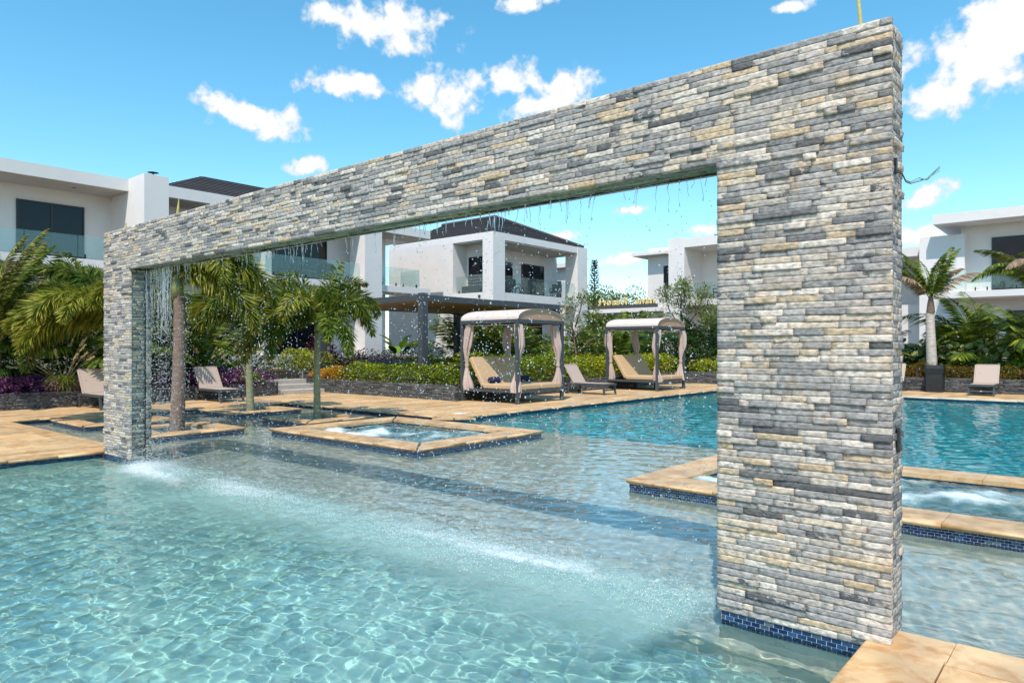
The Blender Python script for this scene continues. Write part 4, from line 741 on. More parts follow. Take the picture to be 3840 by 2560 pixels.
daybed((-14.44, 22.42, ZD), 'curtained daybed without towels, below the entrance gate sign', 5.3)
for k, (y, lab) in enumerate(((15.08, 'rolled navy towel on the left half of the curtained daybed near the pergola'), (16.4, 'rolled navy towel behind the curtain on the right half of the daybed'))):
    r = MB(); pts = []; cx = -13.48; 
    for i, a in enumerate(np.linspace(-.26, .26, 15)): pts.append((cx, y + a, .725))
    o = obj('rolled_towel', r.tube(pts, [.05, .078, .088] + [.092 + .003 * math.sin(i * 1.7) for i in range(9)] + [.088, .078, .05], 16).mesh('rolled_towel', True), Mnavy); tag(o, lab, 'towel', 'rolled navy towels')

# ================================================================== bin, bollard
bn = thing('trash_bin', 'square black plastic trash bin with bin liner across the pool', 'bin', (-4.62, 28.4, ZD))
def taper(x, y, z0, z1, w0, w1, c=.03):
    def rg(w, z): return [(x - w + c, y - w, z), (x + w - c, y - w, z), (x + w, y - w + c, z), (x + w, y + w - c, z), (x + w - c, y + w, z), (x - w + c, y + w, z), (x - w, y + w - c, z), (x - w, y - w + c, z)]
    return rg(w0, z0) + rg(w1, z1), [tuple(range(7, -1, -1)), tuple(range(8, 16))] + [(i, (i + 1) % 8, 8 + (i + 1) % 8, 8 + i) for i in range(8)]
obj('body', MB().add(*taper(-4.62, 28.4, ZD, ZD + .72, .255, .275)), Mrubber, bn)
for k in range(6): obj('rib', MB().box(-4.82 + k * .075, -4.795 + k * .075, 28.12, 28.14, ZD + .05, ZD + (.42, .46, .48, .48, .46, .42)[k]), Mrubber, bn)
obj('liner', MB().add(*taper(-4.62, 28.4, ZD + .66, ZD + .83, .292, .30, .05)), Mbag, bn); obj('lid', MB().add(*taper(-4.62, 28.4, ZD + .83, ZD + .94, .302, .27, .07)), Mrubber, bn)
bo = thing('bollard_light', 'small dark bollard light in the rusty groundcover near the bin', 'light', (-5.5, 30.1, .5)); obj('post', MB().tube([(-5.5, 30.1, .45), (-5.5, 30.1, .80)], .05, 12), Mfrm, bo); obj('cap', MB().tube([(-5.5, 30.1, .80), (-5.5, 30.1, .86)], .062, 12), Mfrm, bo)
bo = thing('bollard_light', 'silver bollard light in the hedge behind the first daybed', 'light', (-20.2, 22.6, .5)); obj('post', MB().tube([(-20.2, 22.6, .45), (-20.2, 22.6, 1.25)], .09, 12), mat('galvanised', (.42, .42, .42), .5, .1), bo); obj('cap', MB().tube([(-20.2, 22.6, 1.25), (-20.2, 22.6, 1.36)], .12, 12), Mfrm, bo)
# ================================================================== foliage
def nrmz(a): return a / np.maximum(np.linalg.norm(a, axis=1, keepdims=True), 1e-9)
def leaves(P, Dv, Up, Ln, Wd, fold=.25, droop=0.0, seg=1):
    """N pointed leaves: base P, direction Dv, upper side Up; each is a folded blade of 4 (or 8) triangles"""
    P, Dv, Up = np.asarray(P, float), nrmz(np.asarray(Dv, float)), np.asarray(Up, float); N = len(P)
    S = nrmz(np.cross(Dv, Up)); Up = nrmz(np.cross(S, Dv)); Ln = np.broadcast_to(Ln, N)[:, None]; Wd = np.broadcast_to(Wd, N)[:, None]; g = np.array((0, 0, -1.))
    m = P + Dv * Ln * .45 + g * droop * Ln * .2; t = P + Dv * Ln * (1 - .25 * droop) + g * droop * Ln * .75
    l = m + S * Wd + Up * Wd * fold; r = m - S * Wd + Up * Wd * fold
    V = np.stack([P, l, m, r, t], 1).reshape(-1, 3); b = np.arange(N)[:, None] * 5
    T = np.concatenate([b + (0, 2, 1), b + (0, 3, 2), b + (1, 2, 4), b + (2, 3, 4)], 0)
    return V, T
def cat(parts):
    off = np.cumsum([0] + [len(v) for v, t in parts[:-1]]); return np.concatenate([v for v, t in parts]), np.concatenate([t + o for (v, t), o in zip(parts, off)])
def rachis(n, length, el0, bend, power=1.4):
    """a frond's midrib in the x-z plane, starting at elevation el0 and bending down"""
    s = np.linspace(0, 1, n); el = el0 - bend * s ** power; d = np.stack([np.cos(el), np.zeros(n), np.sin(el)], 1); p = np.concatenate([[[0, 0, 0]], np.cumsum(d[:-1] * length / (n - 1), 0)]); return p, d
def rib_tube(p, r0, r1, n=5):
    mb = MB().tube([tuple(q) for q in p[::2]], list(np.linspace(r0, r1, len(p[::2]))), n, False); V = np.array(mb.v); T = []
    for a, b, c, d in mb.f: T += [(a, b, c), (a, c, d)]
    return V, np.array(T)
def frond(kind, length, el0, bend, seed, n=None, pw=1.4):
    r = np.random.default_rng(seed); p, d = rachis(41, length, el0, bend, pw); parts = [rib_tube(p, .020 if kind != 'areca' else .009, .003)]
    if kind == 'fox': N = n or 520; t = r.uniform(.10, 1, N); ll = .40 * np.sin(PI * np.clip(t * .78 + .2, 0, 1)) ** .6 * r.uniform(.75, 1.1, N); w = .0155
    elif kind == 'coco': N = n or 230; t = np.repeat(np.linspace(.15, 1, N // 2), 2); ll = .62 * np.sin(PI * np.clip(t * .8 + .15, 0, 1)) ** .8 * r.uniform(.85, 1.1, len(t)); w = .026
    else: N = n or 70; t = np.repeat(np.linspace(.2, 1, N // 2), 2); ll = .42 * np.sin(PI * np.clip(t * .8 + .15, 0, 1)) ** .7 * r.uniform(.85, 1.1, len(t)); w = .016
    N = len(t); i = np.clip((t * 40).astype(int), 0, 39); f = (t * 40 - i)[:, None]; P = p[i] * (1 - f) + p[i + 1] * f; T = d[i]; S = np.tile((0., 1., 0.), (N, 1)); Un = np.cross(S, T)
    if kind == 'fox': a = r.uniform(0, 2 * PI, N); rad = S * np.cos(a)[:, None] + Un * np.sin(a)[:, None]; Dv = rad * .85 + T * r.uniform(.35, .75, (N, 1)) + np.array((0, 0, -.28)); dr = .25
    else:
        sg = np.where(np.arange(N) % 2 == 0, 1., -1.)[:, None]; Dv = S * sg * .8 + T * (.5 + .5 * t[:, None] ** 2) + Un * .22 + r.normal(0, .07, (N, 3)); dr = .45 if kind == 'coco' else .3
    parts.append(leaves(P, Dv, Un + r.normal(0, .3, (N, 3)), ll, w, .3, dr)); V, T_ = cat(parts); return npmesh('frond', V, T_)
R2 = random.Random(21)
def az_img(a):                                       # azimuth given as seen in the picture: 0 right, 90 away, 180 left, 270 towards
    a = math.radians(a); v = Vector((RT[0], RT[1], 0)) * math.cos(a) + Vector((FW[0], FW[1], 0)) * math.sin(a); return math.atan2(v.y, v.x)
FOX = [frond('fox', 1.75, math.radians(e), math.radians(b), 50 + k) for k, (e, b) in enumerate(((62, 120), (35, 105), (75, 105), (15, 95), (50, 140), (42, 165), (58, 150)))] + [frond('fox', 1.9, math.radians(48), math.radians(132), 57, pw=.62), frond('fox', 1.9, math.radians(66), math.radians(150), 58, pw=.8)]
COCO = [frond('coco', 3.3, math.radians(e), math.radians(b), 70 + k) for k, (e, b) in enumerate(((72, 75), (84, 45), (55, 100), (66, 110)))]
ARE = [frond('areca', 1.3, math.radians(e), math.radians(b), 90 + k) for k, (e, b) in enumerate(((74, 70), (60, 85), (82, 55), (48, 80)))]
def place(me, mt, parent, loc, az, sc_=1.0, roll=0, name='frond', tilt=0):
    o = bpy.data.objects.new(name, me)
    if not me.materials: me.materials.append(None)
    COL.objects.link(o); o.parent = parent; o.matrix_parent_inverse = parent.matrix_basis.inverted(); o.location = loc; o.rotation_euler = (roll, tilt, az); o.scale = (sc_,) * 3
    o.material_slots[0].link = 'OBJECT'; o.material_slots[0].material = mt; return o
def trunk(parent, base, top, r0, r1, mt, ring=.12, flare=1.35, n=14):
    b, t = Vector(base), Vector(top); L = (t - b).length; m = max(10, int(L / ring) * 3); pts = []; rd = []
    for i in range(m + 1):
        s = i / m; p = b.lerp(t, s); p.x += .03 * math.sin(s * 3 + b.x); p.y += .03 * math.sin(s * 2.4 + b.y); rr = r0 + (r1 - r0) * s + (flare - 1) * r0 * math.exp(-s * L / .18); pts.append(p); rd.append(rr * (1.035 if i % 3 == 0 else 1.0))
    return obj('trunk', MB().tube(pts, rd, n).mesh('trunk', True), mt, parent)
def foxtail(base, zc, r0, r1, fr, label, tmat, leaf=(Lfox, Lfoxy), spear=None, size=1.0, lean=(0, 0)):
    t = thing('foxtail_palm', label, 'palm tree', base, 'foxtail palms in the pool planters'); x, y, z = base; tx, ty = x + lean[0], y + lean[1]
    trunk(t, (x, y, z - .3), (tx, ty, zc - .42), r0, r1, tmat); obj('crownshaft', MB().tube([(tx, ty, zc - .43), (tx, ty, zc - .22), (tx, ty, zc)], [r1 * 1.18, r1 * 1.05, r1 * .55], 12).mesh('crownshaft', True), Mshaft, t)
    for k, (a, v, s, yel) in enumerate(fr): place(FOX[v], leaf[yel], t, (tx, ty, zc - .12 + .02 * (k % 4)), az_img(a), s * size, R2.uniform(-.3, .3))
    if spear:
        a, l, e = spear; me = frond('fox', l, math.radians(e), math.radians(12), 17, 200); V = np.empty(len(me.vertices) * 3); me.vertices.foreach_get('co', V); V = V.reshape(-1, 3); V[:, 1] *= .45; me.vertices.foreach_set('co', V.ravel()); place(me, leaf[0], t, (tx, ty, zc - .05), az_img(a), 1, 0, 'spear')
    return t
foxtail((-13.45, 9.1, .0), 2.42, .085, .06, [(182, 0, 1.05, 0), (200, 1, 1.12, 0), (165, 2, 1.0, 0), (215, 7, 1.2, 1), (228, 3, 1.0, 0), (183, 8, 1.15, 0), (238, 7, 1.1, 0), (196, 7, 1.25, 1), (350, 8, .95, 0), (320, 7, 1.0, 0), (2, 6, 1.05, 0), (25, 2, .9, 0), (345, 4, .95, 0), (300, 3, .95, 0), (120, 1, .95, 0), (85, 0, .9, 0), (255, 4, 1.05, 1), (190, 4, 1.15, 1)], 'foxtail palm with slim green trunk and unopened spear, beside the hot tub', Mgreenbark, spear=(15, 1.35, 72))
foxtail((-16.45, 9.17, .0), 2.58, .10, .07, [(185, 0, 1.0, 0), (170, 2, 1.0, 0), (205, 5, 1.15, 1), (190, 6, 1.1, 0), (10, 6, 1.1, 0), (5, 1, 1.0, 0), (350, 4, .95, 0), (30, 0, .9, 0), (270, 2, .85, 0), (240, 4, .95, 0), (90, 0, .95, 0), (140, 1, .95, 0), (215, 3, 1.0, 0)], 'foxtail palm with banded grey and green trunk in front of the garden steps', Mgreenbark, spear=(200, .9, 86))
foxtail((-13.55, 6.05, .0), 3.05, .135, .10, [(10, 4, 1.15, 1), (350, 0, 1.1, 0), (30, 1, 1.1, 1), (330, 4, 1.05, 1), (180, 1, 1.0, 0), (160, 0, 1.0, 0), (90, 4, 1.15, 1), (60, 1, 1.15, 0), (270, 2, .8, 0), (210, 3, 1.0, 1), (120, 4, 1.15, 1), (4, 8, 1.3, 1), (345, 7, 1.2, 1)], 'foxtail palm with thick brown trunk standing behind the falling water', Mbark)
foxtail((-16.28, 5.94, .0), 2.35, .12, .09, [(180, 0, 1.25, 0), (195, 4, 1.3, 1), (170, 1, 1.25, 0), (185, 4, 1.2, 1), (205, 1, 1.3, 1), (150, 2, 1.15, 0), (220, 3, 1.2, 1), (0, 0, 1.0, 0), (30, 1, 1.0, 0), (330, 4, 1.0, 0), (260, 4, 1.05, 1), (240, 4, 1.2, 1), (90, 0, 1.1, 0), (192, 2, 1.2, 0), (172, 3, 1.25, 1), (183, 8, 1.3, 1), (200, 7, 1.3, 0), (215, 8, 1.25, 1)], 'large drooping foxtail palm behind the thin pillar, fronds spreading over the left lounger', Mbark)
# coconut palm at the left edge
cp = thing('coconut_palm', 'young coconut palm with upright yellowing fronds in the purple bed at the left edge', 'palm tree', (-21.7, 5.05, .45))
obj('trunk', MB().tube([(-21.7, 5.05, .3), (-21.72, 5.03, .9), (-21.7, 5.05, 1.5), (-21.7, 5.05, 1.75)], [.22, .17, .16, .08], 12).mesh('trunk', True), Mbrownbark, cp)
for k, (a, v, s, m) in enumerate(((95, 1, 1.0, 0), (20, 0, .95, 1), (40, 2, .95, 1), (350, 0, .9, 0), (75, 1, 1.0, 1), (15, 1, 1.05, 0), (180, 0, 1, 0), (140, 1, 1, 0), (220, 2, 1, 0), (300, 3, .9, 0), (10, 3, .95, 1), (60, 3, .9, 0), (265, 1, .85, 0), (5, 1, 1.0, 1), (30, 1, .95, 0))): place(COCO[v], Lcoco if m or k % 2 else Lfox, cp, (-21.7, 5.05, 1.62), az_img(a), s, R2.uniform(-.4, .4))
# pale trunked palm across the pool
pr = thing('date_palm', 'feather palm with pale peeling trunk and some dead fronds behind the bin', 'palm tree', (-4.95, 29.7, .5))
trunk(pr, (-4.95, 29.7, .3), (-4.97, 29.7, 2.95), .19, .14, Mpalebark, flare=1.1)
obj('crownshaft', MB().tube([(-4.97, 29.7, 2.94), (-4.97, 29.7, 3.3), (-4.97, 29.7, 3.6)], [.15, .11, .05], 10), Mbrownbark, pr)
for k, (a, e, b, s, m) in enumerate(((175, 68, 60, 1.0, 0), (150, 80, 40, 1.0, 0), (20, 74, 40, 1.05, 0), (5, 66, 60, 1.0, 1), (350, 62, 70, .95, 1), (30, 82, 30, 1.05, 0), (190, 60, 80, .95, 1), (90, 75, 45, 1, 0), (270, 75, 45, .95, 0), (330, 80, 35, 1, 0), (200, 75, 50, 1, 0))):
    place(frond('coco', 2.1, math.radians(e), math.radians(b), 400 + k, 120), Ldry if m else Larec, pr, (-4.97, 29.7, 3.35), az_img(a), s, R2.uniform(-.3, .3))
p2 = thing('date_palm', 'feather palm at the right edge, only its drooping frond tips in view', 'palm tree', (-1.45, 30.2, .5)); trunk(p2, (-1.45, 30.2, .3), (-1.4, 30.2, 3.2), .18, .14, Mpalebark)
for k, a in enumerate((175, 190, 160, 205, 90, 0, 30, 330, 270)): place(COCO[(2, 3, 0, 3, 0, 2, 0, 3, 2)[k]], (Larec, Larec, Lcoco, Ldry)[k % 4], p2, (-1.4, 30.2, 3.3), az_img(a), .95, R2.uniform(-.3, .3))
# areca and other arching clumps
def clump(label, base, n, h, mt, spread=.25, name='areca_palm', cat_='palm', smin=.8):
    t = thing(name, label, cat_, base)
    for k in range(n):
        a = R2.uniform(0, 2 * PI); rr = spread * math.sqrt(R2.random()); s = h / 1.25 * R2.uniform(smin, 1.1); hz = R2.uniform(0, .45) * h
        b = (base[0] + rr * math.cos(a), base[1] + rr * math.sin(a), base[2])
        if hz > .25: obj('stem', MB().tube([(b[0], b[1], b[2] - .05), (b[0], b[1], b[2] + hz)], .022, 6), Mshaft, t)
        place(ARE[k % 4], mt, t, (b[0], b[1], b[2] + max(0, hz - .02)), a + R2.uniform(-.5, .5), s * .95, R2.uniform(-.3, .3))
    return t
clump('tall dark areca palm clump behind the pergola post', (-23.6, 24.6, .45), 26, 3.1, Larec, .8)
clump('areca palm clump with finger-like leaves right of the pergola post', (-20.9, 24.6, .45), 18, 2.6, Larec, .5)
clump('spiky palm clump with orange tinge left of the first daybed', (-19.4, 22.0, .45), 14, 1.7, Larec, .3)
clump('areca palm seen through the canopy of the first daybed', (-20.5, 30.2, .45), 22, 2.7, Larec, .6); clump('areca palm rising behind the right curtain of the first daybed', (-17.2, 27.6, .45), 20, 2.3, Larec, .5)
clump('low fan of palm leaves behind the second daybed', (-17.8, 30.5, .45), 24, 2.2, Ldeep, .7); clump('dense palm clump right of the second daybed by the arch pillar', (-15.6, 34.6, .45), 30, 2.6, Ldeep, .8); clump('palm clump standing in front of the entrance gate', (-20.2, 34.2, .45), 30, 2.9, Ldeep, .9)
clump('yellow-green areca palm across the pool in front of the white villa', (-3.6, 32.2, .45), 34, 2.9, Larec, .7); clump('lower yellow areca clump beside the pale-trunked palm', (-5.6, 31.4, .45), 22, 1.9, Larec, .6); clump('arching areca palm at the right edge near the balcony', (-1.6, 32.6, .45), 22, 2.3, Larec, .6)
clump('dark palm clump left of the pale-trunked palm, next to the arch pillar', (-7.4, 31.3, .45), 20, 1.8, Ldeep, .6)
clump('tall yellow-green areca palm behind the falling water, left of the steps', (-23.0, 8.3, .45), 40, 3.2, Larec, 1.0); clump('areca palm clump between the left villa and the purple bed', (-23.4, 10.6, .45), 26, 2.4, Larec, .9); clump('dark palm clump behind the large drooping foxtail', (-23.2, 6.2, .45), 24, 2.4, Ldeep, .9)
# hedges and leafy masses
def bush(name, label, cat_, x0, x1, y0, y1, z0, z1, N, ll, wd, mt, seed, bump=.25, kind=None, stemmat=None, group=None, flat=False, upb=.35):
    bump *= 1.35
    """leaves packed over a lumpy mound filling the given box"""
    r = np.random.default_rng(seed); P = np.stack([r.uniform(x0, x1, N), r.uniform(y0, y1, N)], 1); top = z0 + (z1 - z0) * (1 - bump + bump * 2 * (fbm(P[:, 0], P[:, 1], 1.6, seed, 3) - .25))
    ex = np.minimum(np.minimum(P[:, 0] - x0, x1 - P[:, 0]), np.minimum(P[:, 1] - y0, y1 - P[:, 1])); top = z0 + (top - z0) * (np.clip(ex / .28, 0, 1) ** .5 * .55 + .45)
    z = z0 + (top - z0) * (1 - r.random(N) ** 2.2); Dv = np.stack([r.normal(0, 1, N), r.normal(0, 1, N), r.normal(upb, .6, N)], 1); cx, cy = (x0 + x1) / 2, (y0 + y1) / 2
    Dv[:, 0] += (P[:, 0] - cx) / max(x1 - x0, .1) * 1.2; Dv[:, 1] += (P[:, 1] - cy) / max(y1 - y0, .1) * 1.6
    V, T = leaves(np.stack([P[:, 0], P[:, 1], z], 1), Dv, np.stack([r.normal(0, .5, N), r.normal(0, .5, N), np.ones(N)], 1), ll * r.uniform(.6, 1.25, N), wd * r.uniform(.7, 1.2, N), .25, .2)
    t = thing(name, label, cat_, ((x0 + x1) / 2, (y0 + y1) / 2, z0), group); obj('foliage', npmesh('foliage', V, T), mt, t, kind='stuff')
    st = MB()
    for k in range(int(6 + (x1 - x0) * (y1 - y0) * 2)): a, b = r.uniform(x0 + .1, x1 - .1), r.uniform(y0 + .1, y1 - .1); st.tube([(a, b, z0 - .1), (a + r.normal(0, .06), b + r.normal(0, .06), z0 + (z1 - z0) * .6)], [.012, .006], 4)
    obj('stems', st, Mbrownbark, t, kind='stuff'); return t
bush('hedge', 'orange croton patch at the end of the hedge by the garden steps', 'hedge', -22.05, -20.1, 14.5, 15.25, .48, 1.02, 2600, .075, .020, Loran, 1)
bush('hedge', 'clipped green hedge on the planter wall in front of the pergola', 'hedge', -20.3, -14.6, 14.5, 15.4, .48, 1.15, 6500, .10, .027, Lgreen, 2)
bush('hedge', 'yellow-green bush on the raised wall beside the garden steps', 'bush', -24.2, -22.2, 14.5, 15.9, .8, 1.65, 3800, .07, .018, Lyell, 3)
bush('hedge', 'yellow and green shrubs inside the pergola garden, behind the sofa', 'hedge', -24.5, -17.0, 19.0, 23.5, .45, 1.3, 9500, .11, .028, Lyell, 4)
bush('hedge', 'yellow-green hedge behind and beside the first curtained daybed', 'hedge', -16.3, -14.45, 15.7, 21.8, .48, 1.5, 10000, .105, .026, Lgreen, 5)
bush('hedge', 'bright yellow-green hedge behind the second curtained daybed', 'hedge', -16.2, -14.45, 21.8, 28.6, .48, 1.45, 10000, .105, .026, Lyell, 6)
bush('hedge', 'deep green shrubs in the bed below the corner villa', 'hedge', -24.0, -18.5, 24.5, 27.3, .45, 1.5, 7000, .11, .03, Ldeep, 7)
bush('hedge', 'dense dark shrubs in front of the entrance gate', 'hedge', -24.5, -14.6, 31.0, 36.6, .45, 2.3, 12000, .16, .045, Ldeep, 8, .5)
bush('hedge', 'yellow-green hedge behind the second daybed towards the arch pillar', 'hedge', -14.4, -8.0, 28.95, 30.4, .48, 1.25, 8000, .09, .022, Lyell, 9)
bush('ground_cover', 'rusty red and green ground cover above the far planter wall', 'ground cover', -8.0, 2.5, 28.85, 30.0, .5, 1.1, 11000, .07, .016, Lrust, 10, .4)
bush('hedge', 'bright green shrubs behind the rusty ground cover across the pool', 'hedge', -4.6, 2.5, 30.0, 31.4, .5, 1.55, 8000, .10, .03, Lbright, 11, .4)
bush('hedge', 'dark green shrubs under the far palms beside the arch pillar', 'hedge', -9.5, -4.7, 30.2, 32.4, .5, 1.5, 6000, .15, .05, Ldeep, 12, .4)
bush('hedge', 'mixed shrubs at the foot of the far white villa', 'hedge', -8, 6, 32.5, 36, .45, 1.7, 9000, .16, .05, Lbright, 13, .5)
bush('ground_cover', 'purple leaved ground cover spilling over the left planter wall', 'ground cover', -21.9, -20.62, 1.5, 10.6, .42, .98, 12000, .11, .016, Lpurp, 14, .3, upb=.1)
bush('ground_cover', 'purple leaved ground cover at the corner by the garden steps', 'ground cover', -22.0, -20.62, 10.6, 12.45, .42, .98, 4200, .11, .016, Lpurp, 15, .3, upb=.1)
bush('hedge', 'purple shrubs below the white column of the left villa', 'hedge', -24.8, -22.6, 17.5, 20.5, .45, 1.35, 3000, .11, .02, Lpurp, 16)
bush('hedge', 'bright green shrub behind the lounger near the garden steps', 'bush', -23.6, -22.0, 9.6, 12.4, .45, 1.55, 5200, .11, .032, Lbright, 17, .5)
bush('hedge', 'deep green shrub with pink flowers at the left edge', 'bush', -23.0, -21.9, 4.6, 6.3, .45, 1.75, 4200, .12, .028, Ldeep, 18, .5)
bush('hedge', 'deep green shrubs below the left villa terrace', 'hedge', -26.8, -23.2, 2, 12.2, .45, 1.7, 10000, .14, .04, Ldeep, 19, .6)
bush('hedge', 'dark red-leaved ti plants below the left villa', 'bush', -25.6, -24.2, 16.0, 19.0, .5, 2.0, 1500, .32, .035, leafmat('ti leaves', [(0, (.03, .008, .015)), (1, (.14, .02, .05))]), 20, .6)
bush('hedge', 'green shrubs between the left villa and the pergola', 'hedge', -26.8, -23.0, 13.0, 24.5, .45, 1.55, 9000, .13, .036, Ldeep, 21, .6)
fl = thing('oleander_flowers', 'cluster of pink flowers on the shrub at the left edge', 'flowers', (-22.1, 5.6, 1.5))
for k, (y, z) in enumerate(((5.75, 1.95), (5.9, 1.72), (5.6, 1.74), (6.05, 1.66), (5.5, 1.98))):
    r = np.random.default_rng(k); n = 26; V, T = leaves(np.array((-21.95, y, z)) + r.normal(0, .03, (n, 3)), r.normal(0, 1, (n, 3)) + (.8, 0, .3), r.normal(0, 1, (n, 3)), .06, .025); obj('blossom', npmesh('blossom', V, T), Lpink, fl)
# fountain grass with pale plumes
def grass(label, base, N, h, npl, seed):
    r = np.random.default_rng(seed); t = thing('fountain_grass', label, 'grass', base); parts = []; a = r.uniform(0, 2 * PI, N); el = r.uniform(.5, 1.45, N); l = h * r.uniform(.6, 1.1, N)
    P = np.array(base) + np.stack([r.normal(0, .10, N), r.normal(0, .10, N), np.zeros(N)], 1); Dv = np.stack([np.cos(a) * np.cos(el), np.sin(a) * np.cos(el), np.sin(el)], 1)
    obj('blades', npmesh('blades', *leaves(P, Dv, np.tile((0, 0, 1.), (N, 1)) + r.normal(0, .4, (N, 3)), l, .007, .2, .75)), Lgrass, t, kind='stuff')
    for k in range(npl):
        a = r.uniform(0, 2 * PI); e = r.uniform(.55, 1.3); d = Vector((math.cos(a) * math.cos(e), math.sin(a) * math.cos(e), math.sin(e))); b = Vector(base); L = h * r.uniform(.85, 1.2); p1 = b + d * L + Vector((0, 0, -.12 * L)); p2 = p1 + (d + Vector((0, 0, -.45))).normalized() * .24; n = 110
        s = r.random(n)[:, None]; Pp = np.array(p1) * (1 - s) + np.array(p2) * s; dd = np.array((p2 - p1).normalized()); V, T = leaves(Pp, r.normal(0, .5, (n, 3)) + dd * .9, r.normal(0, 1, (n, 3)), .05, .009)
        m1 = MB().tube([b, b.lerp(p1, .5) + Vector((0, 0, .05)), p1, p2], .003, 4, False); tv = np.array(m1.v); tt = np.array([q for f in m1.f for q in ((f[0], f[1], f[2]), (f[0], f[2], f[3]))]); obj('plume', npmesh('plume', *cat([(V, T), (tv, tt)])), Lplume, t)
grass('large fountain grass with creamy plumes above the purple bed, left of the lounger', (-21.15, 6.45, .6), 900, 1.15, 26, 1); grass('fountain grass tuft behind the left lounger', (-21.5, 7.6, .6), 600, 1.0, 12, 2)
grass('fountain grass hanging over the planter wall beside the garden steps', (-20.95, 11.6, .6), 800, .95, 12, 3); grass('fountain grass behind the lounger near the garden steps', (-21.6, 10.4, .6), 700, 1.1, 9, 4)
# big-leaved bird of paradise beside the left villa's column
bp = thing('bird_of_paradise_plant', 'plant with big paddle leaves at the foot of the white villa column', 'plant', (-24.2, 20.6, .5))
def paddle(b, d, L, W, up):
    b, d, up = Vector(b), Vector(d).normalized(), Vector(up); s = d.cross(up).normalized(); up = s.cross(d); v = []; f = []; n = 9
    for i in range(n): t = i / (n - 1); w = W * math.sin(PI * (t * .92 + .06)) ** .7 * (1 - .25 * t); c = b + d * L * t - Vector((0, 0, 1)) * .22 * L * t * t; v += [c - s * w + up * w * .3, c, c + s * w + up * w * .3]
    for i in range(n - 1): a = i * 3; f += [(a, a + 1, a + 4, a + 3), (a + 1, a + 2, a + 5, a + 4)]
    return MB().add(v, f)
for k in range(8):
    a = k * .85; h = .9 + .25 * (k % 3); tip = Vector((-24.2 + .35 * math.cos(a), 20.6 + .35 * math.sin(a), .5 + h)); lf = obj('leaf', paddle(tip, (math.cos(a), math.sin(a), .9), .75, .19, (0, 0, 1)), Lbright if k % 2 else Ldeep, bp); obj('leaf_stalk', MB().tube([(-24.2, 20.6, .4), (-24.2 + .1 * math.cos(a), 20.6 + .1 * math.sin(a), .9), tip], .018, 6), Mshaft, lf)
# sea-grape like round leaves across the pool
sg = thing('sea_grape_shrub', 'shrub with large round pale leaves behind the bin', 'bush', (-4.4, 30.6, .5)); r = np.random.default_rng(8); n = 150
P = np.stack([r.uniform(-6.2, -2.4, n), r.uniform(30.3, 31.2, n), r.uniform(1.0, 1.95, n)], 1)
for k in range(n):
    a = r.uniform(0, 2 * PI); Rr = r.uniform(.08, .14); nn = Vector((r.normal(0, .5), -.7 + r.normal(0, .4), .8)).normalized(); s = nn.cross(Vector((0, 0, 1))).normalized(); u = s.cross(nn); c = Vector(P[k])
    obj('leaf', MB().add([c] + [c + (s * math.cos(q) + u * math.sin(q)) * Rr + nn * .02 for q in np.linspace(0, 2 * PI, 9)[:-1]], [(0, i + 1, (i + 1) % 8 + 1) for i in range(8)]), Lolive, sg)
obj('stems', MB().tube([(-4.4, 30.6, .4), (-4.6, 30.7, 1.8)], .04).tube([(-4.4, 30.6, .4), (-3.4, 30.7, 1.7)], .03).tube([(-4.4, 30.6, .4), (-5.6, 30.7, 1.7)], .03), Mbrownbark, sg)
# small garden trees
def tree(name, label, base, limbs, N, ll, wd, mt, bark, rc, seed, r0=.07, up=.4):
    """trunk and limbs, with leaf tufts gathered at the twig ends"""
    r = np.random.default_rng(seed); t = thing(name, label, 'tree', base); mb = MB(); tips = []; b = Vector(base)
    for pts in limbs:
        q = [b + Vector(p) for p in pts]; mb.tube(q, list(np.linspace(r0 * (1 if pts[0][2] < .2 else .55), r0 * .22, len(q))), 7)
        e = q[-1]; d = (q[-1] - q[-2]).normalized()
        for k in range(6):
            tw = e.lerp(q[-2], .55 * r.random()) ; v = (d + Vector(r.normal(0, .75, 3))).normalized() * rc * r.uniform(.5, 1.1); mb.tube([tw, tw + v * .5 + Vector((0, 0, .03)), tw + v], [r0 * .2, r0 * .12, r0 * .05], 5); tips.append((tw + v, v.normalized()))
    obj('trunk', mb.mesh('trunk', True), bark, t); P = []; Dd = []
    per = max(1, N // len(tips))
    for tp, d in tips:
        c = r.normal(0, rc * .32, (per, 3)); P.append(np.array(tp) + c); Dd.append(np.array(d) * .5 + c / rc * 2 + r.normal(0, .55, (per, 3)) + (0, 0, up))
    P = np.concatenate(P); Dd = np.concatenate(Dd); obj('crown', npmesh('crown', *leaves(P, Dd, r.normal(0, .6, (len(P), 3)) + (0, 0, 1), ll * r.uniform(.6, 1.2, len(P)), wd, .2, .25)), mt, t, kind='stuff'); return t
tree('frangipani_tree', 'small bare-branched tree with sparse leaf tufts behind the first daybed', (-17.5, 24.74, .45), [((0, 0, 0), (.05, .05, .9), (-.1, .1, 1.6), (-.1, .2, 2.2)), ((-.1, .1, 1.6), (.4, .3, 2.1), (.7, .5, 2.5)), ((.05, .05, .9), (.5, .35, 1.5), (1.0, .6, 1.75)), ((-.1, .1, 1.5), (-.5, -.2, 2.1), (-.75, -.2, 2.6)), ((-.1, .2, 2.1), (.1, .3, 2.9), (.15, .4, 3.3)), ((-.1, .1, 1.8), (-.4, .2, 2.5), (-.5, .3, 3.1))], 900, .22, .028, Lolive, Mbrownbark, .32, 31, .065)
